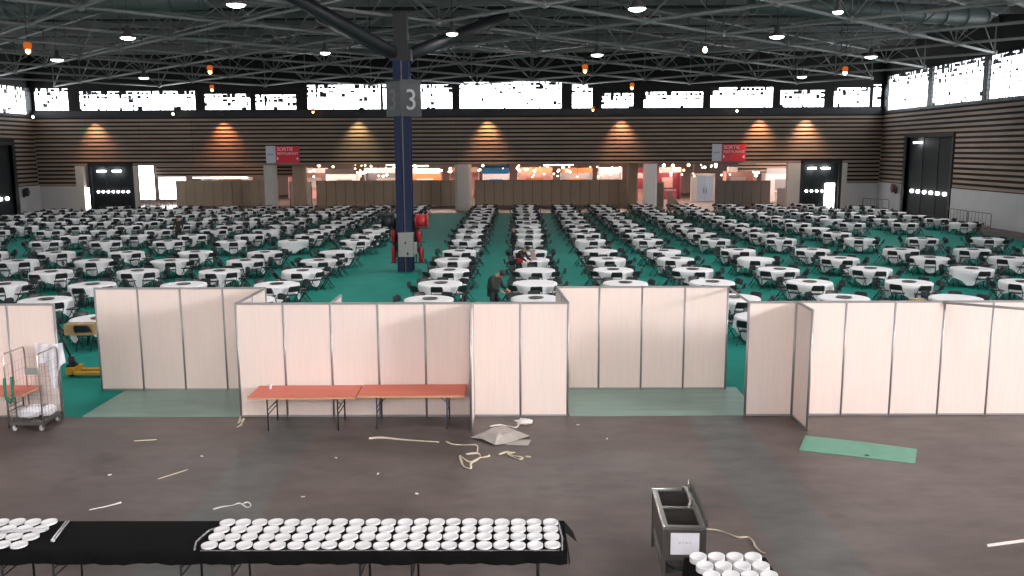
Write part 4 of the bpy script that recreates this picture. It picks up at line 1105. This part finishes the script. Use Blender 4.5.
folding_table(-5.58, -3.37, 17.22, 18.12, 'folding_table', 'orange-red folding table, left of the pair, with a paper cup', M_ORANGE, M_EDGE, M_BLKMET, 0.012)
folding_table(-3.34, -1.12, 17.34, 18.18, 'folding_table', 'orange-red folding table with bluish legs, right of the pair', M_ORANGE, M_EDGE, M_BLULEG, 0.008)
folding_table(-12.4, -10.35, 17.45, 18.2, 'folding_table', 'orange-red table behind the wire trolley at the left edge', M_ORANGE, M_EDGE, M_BLKMET)
mb = MB(); mb.lathe([(0.0, 0.0), (0.030, 0.0), (0.042, 0.11), (0.038, 0.11), (0.027, 0.008), (0, 0.008)], M_PLATE, 16)
tag(mb.build('paper_cup', None, (-5.28, 17.85, 0.752)), 'small white paper cup on the left orange table', 'cup')

# ---------------------------------------------------------------- front buffet table with stacks of dishes
def runx(name, pts, r, m, label, cat, n=6):
    P = [Vector(p) for p in pts]; out = []; rr = []
    for i in range(len(P) - 1):
        a, b, c, d = P[max(i - 1, 0)], P[i], P[i + 1], P[min(i + 2, len(P) - 1)]
        for k in range(5):
            t = k / 5; out.append(0.5 * ((2 * b) + (c - a) * t + (2 * a - 5 * b + 4 * c - d) * t * t + (3 * b - a - 3 * c + d) * t ** 3))
            rr.append((r[i] * (1 - t) + r[i + 1] * t) if isinstance(r, list) else r * (0.8 + 0.35 * math.sin(i * 2.3 + t * 3)))
    out.append(P[-1]); rr.append(r[-1] if isinstance(r, list) else r * .6)
    for q in out: q.z = max(q.z, 0.006)
    pts, r = out, rr
    mb = MB(); mb.tube(pts, r, m, n=n); return tag(mb.build(name), label, cat)
edges = [(-8.5, -6.32), (-6.30, -4.02), (-4.0, -1.72), (-1.70, 0.56)]
nm = ['leftmost', 'second from left', 'third from left', 'rightmost']
for (a, b), q in zip(edges, nm):
    folding_table(a, b, 10.32, 11.16, 'folding_table', 'folding table under the black cloth in front, %s of four' % q, M_PLY, M_PLY, M_BLKMET, inset=0.32)
mb = MB(); xs = [-8.6 + k * 0.1 for k in range(93)]; zt = 0.758; V = []; Fq = []
prof_n = 8
for i, x in enumerate(xs):
    w = 0.012 * math.sin(x * 9) + 0.01 * math.sin(x * 23)
    V += [(x, 11.20 - w * .5, 0.60), (x, 11.18, 0.755), (x, 11.16, zt), (x, 10.75, zt), (x, 10.33, zt), (x, 10.295, 0.748), (x, 10.28 + w, 0.67), (x, 10.275 + w * 1.6, 0.575 + 0.006 * math.sin(x * 5))]
for i in range(len(xs) - 1):
    for k in range(prof_n - 1):
        a = i * prof_n + k; Fq.append((a, a + prof_n, a + prof_n + 1, a + 1))
e = (len(xs) - 1) * prof_n; xe = xs[-1]
V += [(xe + 0.02, 11.2, 0.55), (xe + 0.05, 10.9, 0.50), (xe + 0.05, 10.5, 0.5), (xe + 0.02, 10.28, 0.55)]; k = len(xs) * prof_n
Fq += [(e + 2, k, e + 1), (e + 2, e + 3, k + 1, k), (e + 3, e + 4, k + 2, k + 1), (e + 4, e + 5, k + 3, k + 2), (e + 1, k, e)]
mb.add(V, Fq, M_BLKCL, True)
mb.add([(xe, 11.17, 0.76), (xe, 10.8, 0.76), (xe + .17, 10.95, 0.55), (xe + .12, 11.15, .62)], [(0, 1, 2), (0, 2, 3)], M_BLKCL)
tag(mb.build('black_tablecloth'), 'long black cloth over the front row of folding tables', 'tablecloth')
def dish_mesh(h, r0=0.098, m=M_PLATE, stack=3):
    mb = MB(); p = [(0.0, 0.0), (r0 * 0.62, 0.0)]
    for k in range(stack):
        z = h * (k + 1) / stack; p += [(r0 * (0.74 if k == 0 else 0.9), z - h / stack + h / stack * .3), (r0, z - 0.004), (r0, z)]
    p += [(r0 * 0.88, h - 0.003), (r0 * 0.70, h - 0.014), (0, h - 0.015)]
    mb.lathe(p, m, 26); return mb.mesh('dish')
dm = dish_mesh(0.042, 0.102, stack=2)
rowy = [10.36, 10.605, 10.83, 11.05]; rname = ['front row', 'second row', 'third row', 'back row']
for j, yy in enumerate(rowy):
    for i in range(21):
        o = bpy.data.objects.new('dish_stack', dm); COL.objects.link(o)
        o.location = (-3.935 + i * 0.2175 + rnd.uniform(-.006, .006), yy + rnd.uniform(-.01, .01), 0.7585); o.rotation_euler = (rnd.uniform(-.03, .03), rnd.uniform(-.03, .03), 0)
        o.location.z += 0.003
        o_l = 'round white dish, %s, %s from the left of the big group on black cloth' % (rname[j], (ORD + ['seventeenth', 'eighteenth', 'nineteenth', 'twentieth', 'last'])[i])
        tag(o, o_l, 'dish', 'white dishes on the long black cloth')
for j, yy in enumerate(rowy):
    for i in range(4):
        if j == 1 and i == 0: pass
        o = bpy.data.objects.new('dish_stack', dm); COL.objects.link(o)
        o.location = (-6.36 - i * 0.218 + (-0.02 if j == 0 else 0), yy + 0.02 + rnd.uniform(-.01, .01), 0.7615)
        tag(o, 'round white dish, %s, %s from the right of the small group at left' % (rname[j], ORD[i]), 'dish', 'white dishes at the left end')
# clear film around both groups, clear tubes
def film(x0, x1, label):
    mb = MB(); n = 24; V = []; F = []
    r = random.Random(3)
    for i in range(n + 1):
        x = x0 + (x1 - x0) * i / n; z = 0.7622
        V += [(x, 10.285 + r.uniform(-.004, .004), z - .012), (x, 10.29, z - 0.004 + r.uniform(0, .004)), (x, 10.30, z - 0.003)]
    for i in range(n):
        for k in range(2): F.append((i * 3 + k, i * 3 + 3 + k, i * 3 + 4 + k, i * 3 + 1 + k))
    mb.add(V, F, M_CLEAR, True); return mb
mb = film(-4.03, 0.5, ''); 
mb.tube([(0.535, 10.27, 0.77), (0.55, 10.6, 0.79), (0.52, 11.0, 0.80), (0.50, 11.14, 0.79)], 0.012, M_CLEAR, n=6)
mb.tube([(-4.1, 10.28, 0.77), (-4.16, 10.5, 0.775), (-4.1, 10.8, 0.79), (-4.06, 10.9, 0.775)], 0.014, M_CLEAR, n=6)
tag(mb.build('cling_film'), 'crumpled clear film around the big group of white dishes', 'plastic film')
M_TUBE = mat('tube_grey', (0.42, 0.42, 0.44), 0.2)
def ptube(p, q, label):
    t = empty('plastic_tube', p); tag(t, label, 'tube'); d = Vector(q) - Vector(p)
    mb = MB(); mb.tube([(0, 0, 0.024), tuple(d + Vector((0, 0, .024)))], 0.024, M_CLEAR, n=12); mb.build('tube', t)
    s = d.cross(Vector((0, 0, 1))).normalized() * 0.02
    mb = MB(); mb.tube([tuple(s + Vector((0, 0, .03))), tuple(d + s + Vector((0, 0, .03)))], 0.007, M_TUBE, n=6); mb.tube([tuple(-s + Vector((0, 0, .03))), tuple(d - s + Vector((0, 0, .03)))], 0.007, M_TUBE, n=6); mb.build('seam', t)
    mb = MB(); mb.lathe([(0, 0), (.026, 0), (.026, .03), (0, .03)], M_TUBE, 12, (0, 0, 0.01)); mb.build('cap', t)
ptube((-6.02, 10.52, 0.761), (-6.13, 11.1, 0.761), 'clear plastic tube lying on the black cloth beside the dishes')
ptube((-6.22, 10.72, 0.822), (-6.98, 10.60, 0.822), 'clear plastic tube lying across the left dishes')

# ---------------------------------------------------------------- right front: sink unit, second dish table
t = empty('sink_unit', (1.87, 10.70, 0), -0.04); tag(t, 'free-standing stainless double sink with a white notice taped on', 'sink')
W, L, Z = 0.56, 1.30, 0.88
for (x, yy) in ((0.02, 0.02), (W - 0.02, 0.02), (0.02, L - 0.02), (W - 0.02, L - 0.02)):
    mb = MB(); mb.box(x - 0.02, x + 0.02, yy - 0.02, yy + 0.02, 0.0, Z - 0.03, M_STEELD); mb.build('leg', t)
mb = MB()
mb.box(0, 0.07, 0, L, Z - 0.04, Z, M_STEEL); mb.box(W - 0.08, W, 0, L, Z - 0.04, Z, M_STEEL)
for (a, b) in ((0, 0.07), (0.62, 0.68), (L - 0.07, L)): mb.box(0.07, W - 0.08, a, b, Z - 0.04, Z, M_STEEL)
mb.tube([(0, 0, Z), (0, L, Z), (W, L, Z)], 0.012, M_STEEL, n=8)
mb.build('rim', t)
for (a, b) in ((0.07, 0.62), (0.68, L - 0.07)):
    mb = MB(); x0, x1 = 0.07, W - 0.08; z0 = Z - 0.30
    mb.box(x0 - 0.004, x0, a, b, z0, Z - 0.02, M_STEELD); mb.box(x1, x1 + 0.004, a, b, z0, Z - 0.02, M_STEELD)
    mb.box(x0, x1, a - 0.004, a, z0, Z - 0.02, M_STEELD); mb.box(x0, x1, b, b + 0.004, z0, Z - 0.02, M_STEELD); mb.box(x0, x1, a, b, z0 - 0.004, z0, M_STEELD)
    q = mb.build('basin', t)
    mb = MB(); mb.lathe([(0, 0), (.035, 0), (.035, .004), (0, .004)], M_DARKM, 12, ((x0 + x1) / 2, (a + b) / 2, z0)); mb.build('drain', q)
mb = MB(); mb.box(W - 0.015, W + 0.015, 0, L, Z, Z + 0.10, M_STEELD); mb.build('backsplash', t)
mb = MB(); mb.tube([(W - 0.12, L - 0.05, Z), (W - 0.12, L - 0.06, Z + 0.05), (W - 0.10, L - 0.12, Z + 0.07), (W - 0.09, L - 0.45, Z + 0.07), (W - 0.10, L - 0.60, Z + 0.05), (W - 0.13, L - 0.63, Z + 0.0)], 0.022, M_STEEL, n=10); f = mb.build('faucet', t)
mb = MB(); mb.lathe([(0, 0), (.028, 0), (.028, .03), (0, .04)], M_STEEL, 12, (W - 0.05, L - 0.03, Z)); mb.tube([(W - 0.05, L - 0.03, Z + .04), (W - 0.04, L + .01, Z + 0.14)], 0.007, M_STEEL, n=6); mb.build('tap_lever', f)
mb = MB(); mb.box(0.01, W - 0.01, 0.005, 0.025, 0.42, Z - 0.03, M_STEELD); mb.box(0.01, 0.03, 0.02, L - 0.02, 0.42, Z - 0.03, M_STEELD); mb.build('apron', t)
mb = MB(); mb.box(0.02, W - 0.02, 0.02, L - 0.02, 0.20, 0.225, M_STEELD); mb.build('shelf', t)
mb = MB(); mb.box(0.10, 0.47, -0.003, 0.0, 0.50, 0.80, M_PAPER); f = mb.build('notice', t); f['label'] = 'white paper notice'
mb = MB()
for k in range(4): mb.box(0.2 + k * 0.045, 0.23 + k * 0.045, -0.005, -0.003, 0.655 + 0.006 * (k % 2), 0.672, mat('pencil_grey', (0.4, 0.4, 0.46), 0.8))
mb.build('scribble', f)

# black-clothed table under the right dishes
t = folding_table(2.06, 3.0, 8.4, 10.05, 'folding_table', 'small table under the black cloth before the sink', M_PLY, M_PLY, M_BLKMET, inset=0.2)
mb = MB(); zz = 0.762; x0, x1, y0, y1 = 2.03, 3.03, 8.37, 10.08; V = []; n = 0
ring = []
def per(ix):
    pts = []
    for k in range(10): pts.append((x0 + (x1 - x0) * k / 10, y1))
    for k in range(16): pts.append((x1, y1 - (y1 - y0) * k / 16))
    for k in range(10): pts.append((x1 - (x1 - x0) * k / 10, y0))
    for k in range(16): pts.append((x0, y0 + (y1 - y0) * k / 16))
    return pts
P = per(0); N = len(P); cxm, cym = (x0 + x1) / 2, (y0 + y1) / 2
V = [(x, yy, zz) for x, yy in P] + [(x + (x - cxm) * .05 + .012 * math.sin(i * 1.7), yy + (yy - cym) * .03 + .012 * math.sin(i * 2.1), 0.42) for i, (x, yy) in enumerate(P)]
mb.add(V, [tuple(range(N - 1, -1, -1))] + [(i, (i + 1) % N, N + (i + 1) % N, N + i) for i in range(N)], M_BLKCL)
tag(mb.build('black_tablecloth'), 'black cloth over the small table before the sink', 'tablecloth')
dm2 = dish_mesh(0.085, 0.103, stack=4)
for j in range(5):
    for i in range(4):
        o = bpy.data.objects.new('dish_stack', dm2); COL.objects.link(o)
        o.location = (2.17 + i * 0.222 + (0.03 * j if j < 3 else 0.06), 9.93 - j * 0.235, 0.765); o.rotation_euler = (0.03, -0.06, 0)
        o.location.z += 0.006
        tag(o, 'deep round white dish by the sink, %s row from the sink, %s from left' % (ORD[j], ORD[i]), 'dish', 'deep white dishes by the sink')
# coil and sheet beside
t = empty('cable_coil', (2.0, 10.3, 0.24)); 
bpy.data.objects.remove(t)
mb = MB(); pts = []
for k in range(60): A = k / 60 * 2 * PI * 3; pts.append((2.14 + (0.17 + 0.012 * (k // 20)) * math.cos(A), 10.96 + 0.2 * math.sin(A), 0.245 + 0.0006 * k))
mb.tube(pts, 0.012, M_BLACK, n=6); tag(mb.build('hose_coil'), 'black hose coil on the lower shelf of the sink', 'hose')
mb = MB(); pts = []
for k in range(64): A = k / 64 * 2 * PI * 2.6; pts.append((3.55 + (0.20 + .01 * (k // 24)) * math.cos(A), 9.62 + 0.14 * math.sin(A), 0.014 + 0.0006 * k))
mb.tube(pts, 0.012, M_BLACK, n=6); tag(mb.build('cable_coil'), 'coiled black cable on the floor right of the deep dishes', 'cable')
def fl(px, py): p = unz(px, py, 0.0); return (p.x, p.y)
def on_floor(pts, r=0.012, lift=0.0): return [(fl(x, y)[0], fl(x, y)[1], r + lift) for x, y in pts]
runx('cable', on_floor([(706, 530), (716, 531), (727, 534), (738, 538), (748, 538), (753, 542), (755, 547), (760, 552), (765, 554)], 0.014), 0.013, M_CORD, 'cream cable running over the floor from the sink', 'cable')

# ---------------------------------------------------------------- wire trolley with linen
t = empty('wire_trolley', (-10.60, 17.30, 0)); tag(t, 'wire-sided roll trolley loaded with white linen', 'trolley')
W, Dp, Ht = 0.72, 0.80, 1.64
mb = MB(); mb.box(0, W, 0, Dp, 0.14, 0.20, M_STEELD); mb.build('base', t)
for (x, yy) in ((0.08, 0.08), (W - 0.08, 0.08), (0.08, Dp - 0.08), (W - 0.08, Dp - 0.08)):
    mb = MB(); mb.tube([(x - 0.02, yy, 0.065), (x + 0.02, yy, 0.065)], 0.065, mat('caster_tread', (0.5, 0.5, 0.5), 0.6), n=16); w = mb.build('wheel', t)
    mb = MB(); mb.box(x - 0.035, x - 0.025, yy - 0.03, yy + 0.03, 0.06, 0.14, M_STEELD); mb.box(x + 0.025, x + 0.035, yy - 0.03, yy + 0.03, 0.06, 0.14, M_STEELD); mb.build('fork', w)
def cage_side(x):
    mb = MB(); r = 0.016
    mb.tube([(x, 0.02, 0.2), (x, 0.02, Ht - 0.06), (x, 0.06, Ht), (x, Dp - 0.06, Ht), (x, Dp - 0.02, Ht - 0.06), (x, Dp - 0.02, 0.2)], r, M_STEEL, n=8)
    q = mb.build('side_frame', t)
    mb = MB()
    for k in range(1, 6): yy = 0.02 + (Dp - 0.04) * k / 6; mb.tube([(x, yy, 0.2), (x, yy, Ht - 0.25)], 0.0035, M_ALU, n=4)
    for k in range(6): z = 0.35 + k * 0.21; mb.tube([(x, 0.02, z), (x, Dp - 0.02, z)], 0.0035, M_ALU, n=4)
    mb.build('wire_mesh', q)
cage_side(0.01); cage_side(W - 0.01)
mb = MB()
for k in range(1, 11): x = W * k / 11; mb.tube([(x, 0.015, 0.2), (x, 0.015, 0.85)], 0.003, M_ALU, n=4)
for k in range(5): z = 0.25 + k * 0.15; mb.tube([(0, 0.015, z), (W, 0.015, z)], 0.0035, M_STEELD, n=4)
mb.build('front_gate', t)
mb = MB()
for k in range(1, 7): x = W * k / 7; mb.tube([(x, Dp - 0.015, 0.2), (x, Dp - 0.015, 1.5)], 0.0035, M_ALU, n=4)
for k in range(6): z = 0.35 + k * 0.21; mb.tube([(0, Dp - 0.015, z), (W, Dp - 0.015, z)], 0.0035, M_ALU, n=4)
mb.build('back_grid', t)
mb = MB(); mb.tube([(0.02, -0.02, 1.15), (0.02, -0.05, 0.95), (0.03, -0.04, 0.72), (0.10, -0.03, 0.62), (0.17, -0.04, 0.75), (0.18, -0.05, 1.0), (0.17, -0.02, 1.18)], 0.028, M_GREENP, n=8); tag(mb.build('strap', t), 'green strap')
mb = MB(); mb.box(0.44, 0.70, -0.004, 0.004, 1.22, 1.36, M_GREYB); mb.build('label_plate', t)
def lump(name, c, r, m, label, cat, seed, n=20, rings=12, bumps=0.12):
    rr = random.Random(seed); ph = [rr.uniform(0, 6) for _ in range(6)]; mb = MB(); V = []; F = []
    for i in range(rings + 1):
        th = PI * i / rings
        for k in range(n):
            a = 2 * PI * k / n; d = Vector((math.sin(th) * math.cos(a), math.sin(th) * math.sin(a), math.cos(th)))
            f = 1 + bumps * (math.sin(5 * a + ph[0] + 3 * th) * .5 + math.sin(3 * a - ph[1] + 7 * th) * .5 + .6 * math.sin(9 * a + ph[2]) * math.sin(4 * th + ph[3]))
            V.append((c[0] + d.x * r[0] * f, c[1] + d.y * r[1] * f, c[2] + max(-r[2], d.z * r[2] * f)))
    for i in range(rings):
        for k in range(n): F.append((i * n + k, (i + 1) * n + k, (i + 1) * n + (k + 1) % n, i * n + (k + 1) % n))
    mb.add(V, F, m, True); o = mb.build(name); return tag(o, label, cat)
lump('linen_pile', (-10.32, 17.66, 0.33), (0.24, 0.28, 0.13), M_LINEN, 'crumpled white linen heap on the trolley base, left side', 'linen', 4)
lump('linen_pile', (-10.02, 17.80, 0.31), (0.12, 0.24, 0.11), M_LINEN, 'smaller white linen heap on the trolley base, right side', 'linen', 9)
# sheets hung over the trolley's right side
mb = MB(); V = []; F = []; nx, nz = 14, 14
for i in range(nx + 1):
    for j in range(nz + 1):
        u, v = i / nx, j / nz; x = -10.36 + 0.60 * u
        z = 1.72 - v * (0.46 + 0.62 * math.exp(-((u - 0.62) / 0.16) ** 2)); yy = 18.075 + 0.025 * math.sin(u * 17 + v * 3) + 0.03 * v * math.sin(7 * u)
        V.append((x, yy + 0.02, z - .05 * math.sin(3 * u) * (1 - v)))
for i in range(nx):
    for j in range(nz): a = i * (nz + 1) + j; F.append((a, a + nz + 1, a + nz + 2, a + 1))
k = len(V); V += [(x, yy + 0.03, z) for x, yy, z in V]; F += [tuple(k + q for q in reversed(f)) for f in F]
mb.add(V, F, M_LINEN, True); tag(mb.build('hanging_sheet'), 'white sheet hung from the top of the wire trolley', 'sheet')

# pallet truck and boxes seen through the left gap
t = empty('pallet_truck', (-11.70, 21.9, 0.012), 0.0); tag(t, 'yellow pallet truck with black handle in the left doorway', 'pallet truck')
mb = MB()
for yy in (-0.26, 0.12): mb.box(0.2, 1.4, yy, yy + 0.16, 0.07, 0.13, M_YEL)
mb.box(0.05, 0.25, -0.26, 0.28, 0.07, 0.24, M_YEL); mb.build('forks', t)
mb = MB(); mb.tube([(0.12, 0, 0.2), (0.08, 0, 0.5)], 0.09, M_BLACK, n=12); mb.box(0.0, 0.2, -0.12, 0.12, 0.12, 0.3, M_BLACK); mb.build('pump', t)
mb = MB(); mb.tube([(0.08, 0, 0.45), (-0.22, 0.02, 1.2)], 0.025, M_BLACK, n=8); h = mb.build('handle_bar', t)
mb = MB(); mb.tube([(-0.2, -0.12, 1.15), (-0.28, -0.15, 1.32), (-0.3, 0, 1.38), (-0.28, 0.17, 1.32), (-0.2, 0.15, 1.15)], 0.022, M_BLACK, n=8, closed=True); mb.build('grip', h)
for s in (-0.08, 0.08):
    mb = MB(); mb.tube([(0.1, s - .03, 0.09), (0.1, s + .03, 0.09)], 0.09, M_BLACK, n=14); mb.build('wheel', t)
def carton(loc, dim, label, rz=0):
    t = empty('cardboard_box', loc, rz); tag(t, label, 'box'); a, b, c = dim
    mb = MB(); mb.box(-a / 2, a / 2, -b / 2, b / 2, 0, c, M_CARD); mb.build('carton', t)
    mb = MB(); mb.box(-0.03, 0.03, -b / 2 - .002, b / 2 + .002, c, c + 0.002, mat('tape', (0.5, 0.36, 0.2), 0.4)); mb.box(-0.03, 0.03, -b / 2 - .003, -b / 2, c * .7, c, mat('tape', (0.5, 0.36, 0.2), 0.4)); mb.build('tape', t)
carton((-12.80, 24.84, 0.475), (0.85, 0.34, 0.33), 'wide brown cardboard box on a chair in the left doorway')
carton((12.85, 27.7, 0.74 + 0.02), (0.45, 0.3, 0.20), 'small brown box on a table behind the right partitions', 0.3)

# ---------------------------------------------------------------- litter on the floor
def flat_poly(name, pix, z, m, label, cat, th=0.006):
    mb = MB(); mb.prism([fl(x, y) for x, y in pix][::-1], z, z + th, m); return tag(mb.build(name), label, cat)
flat_poly('carpet_strip', [(805, 436), (860, 442), (917, 449.5), (915, 464), (856, 457), (799, 450.5)], 0.001, M_PALE, 'pale green strip of carpet lying on the bare floor', 'carpet strip', 0.01)
mb = MB(); p = fl(867, 456); mb.lathe([(0, 0.014), (0.05, 0.014), (0.03, 0.03), (0, 0.034)], M_GREENP, 10, (p[0], p[1], 0)); tag(mb.build('carpet_scrap'), 'tiny dark green scrap on the pale green strip', 'scrap')
mb = MB(); C0 = [(470, 438), (487, 431), (503, 427), (516, 431), (530, 437), (520, 441), (505, 444), (495, 446), (482, 441)]
cen = fl(500, 437); ring0 = [fl(*c) for c in C0]; V = [(cen[0], cen[1], 0.13)]
for f in (0.5, 1.0):
    for i, c in enumerate(ring0): V.append((cen[0] + (c[0] - cen[0]) * f, cen[1] + (c[1] - cen[1]) * f, (0.11 + 0.03 * (i % 2)) if f < 1 else 0.005 + 0.02 * (i % 3)))
N = len(C0); F = [(0, 1 + i, 1 + (i + 1) % N) for i in range(N)] + [(1 + i, 1 + N + i, 1 + N + (i + 1) % N, 1 + (i + 1) % N) for i in range(N)] + [tuple(range(N + 1, 2 * N + 1))]
mb.add(V, F, M_GREYC); tag(mb.build('crumpled_sheet'), 'grey crumpled sheet heap on the floor before the two-panel partition', 'sheet')
flat_poly('cardboard_piece', [(510, 440), (531, 440.5), (528, 446), (506, 445)], 0.004, M_GREYC, 'flat grey cardboard piece at the corner of the crumpled sheet', 'cardboard', 0.012)
lump('plastic_wrap', (fl(524, 424)[0], fl(524, 424)[1], 0.05), (0.17, 0.13, 0.06), M_WIRE, 'white crumpled plastic wrap behind the grey sheet', 'plastic wrap', 21, 12, 8, .3)
runx('strap', on_floor([(490, 427), (500, 425.5), (510, 427), (516, 428), (520, 424)], 0.014), 0.016, M_WIRE, 'white strap tail beside the crumpled plastic wrap', 'strap')
runx('strap', on_floor([(369, 439), (382, 438.2), (400, 440), (420, 441.5), (439, 442.5)], 0.012), [0.022, 0.024, 0.016, 0.012, 0.010], M_CORD, 'long cream strap lying straight on the floor', 'strap')
runx('strap', on_floor([(446, 442), (454, 445), (466, 445.5), (477, 446), (477, 454)], 0.012), 0.014, M_CORD, 'cream strap ending by the crumpled grey sheet', 'strap')
runx('strap', on_floor([(466, 455), (478, 454), (480, 458), (474, 462), (468, 462), (460, 456), (461, 461), (464, 467), (471, 469), (471, 464), (478, 459), (488, 457), (489, 456)], 0.013), 0.02, M_CORD, 'tangled cream strap on the floor, left of two tangles', 'strap')
runx('strap', on_floor([(499, 455), (508, 452.5), (513, 456), (522, 458), (520, 460), (513, 457.5), (508, 454), (515, 453)], 0.013), 0.018, M_CORD, 'tangled cream strap on the floor, right of two tangles', 'strap')
runx('strap', on_floor([(525, 457), (531, 457.5)], 0.012), 0.016, M_CORD, 'short bit of cream strap right of the tangles', 'strap')
runx('strap', on_floor([(241, 415), (240, 420), (238, 424), (244, 419), (241, 425), (237, 428), (242, 425)], 0.014), 0.018, M_CORD, 'small cream strap knot at the left table foot', 'strap')
runx('stick', on_floor([(134, 441.5), (157, 440)], 0.01), 0.012, M_CORD, 'thin pale stick nearest the left green film', 'stick')
runx('stick', on_floor([(158, 479.5), (188, 470)], 0.01), 0.010, M_CORD, 'thin pale stick lying slantwise at left centre floor', 'stick')
runx('stick', on_floor([(89, 510.5), (104, 507.5), (114, 505), (121, 503)], 0.01), [0.008, 0.009, 0.012, 0.016], M_WIRE, 'thin white stick just behind the black cloth at left', 'stick')
runx('strap', on_floor([(213, 510), (222, 507.5), (232, 506), (240, 504), (247, 508), (251, 506), (248, 503), (243, 504)], 0.012), 0.012, M_WIRE, 'twisted white strap on the floor behind the big dish group', 'strap')
flat_poly('white_strip', [(987, 544.5), (1030, 538.5), (1030, 541.5), (988, 547)], 0.001, M_WIRE, 'flat white strip on the floor at the right edge', 'strip')
for i, (x, y, nm2) in enumerate([(578, 425, 'near the middle film'), (607, 439, 'left of the dark stain'), (202, 456.5, 'beside the slanting stick'), (110, 475, 'at left of the bare floor'), (336, 458, 'before the orange tables'), (303, 497, 'behind the dish group'), (378, 474, 'at mid floor left'), (417, 494, 'at mid floor')]):
    p = fl(x, y); mb = MB(); mb.box(-0.03, 0.03, -0.012, 0.015, 0.001, 0.010, M_WIRE); mb.box(-0.012, 0.035, -0.018, 0.0, 0.010, 0.014, M_WIRE)
    o = mb.build('paper_scrap', None, (p[0], p[1], 0)); o.rotation_euler = (0, 0, i * 1.3); tag(o, 'tiny white paper scrap on the floor ' + nm2, 'scrap')
print('tables', len(tables), 'chairs', len(chairs))
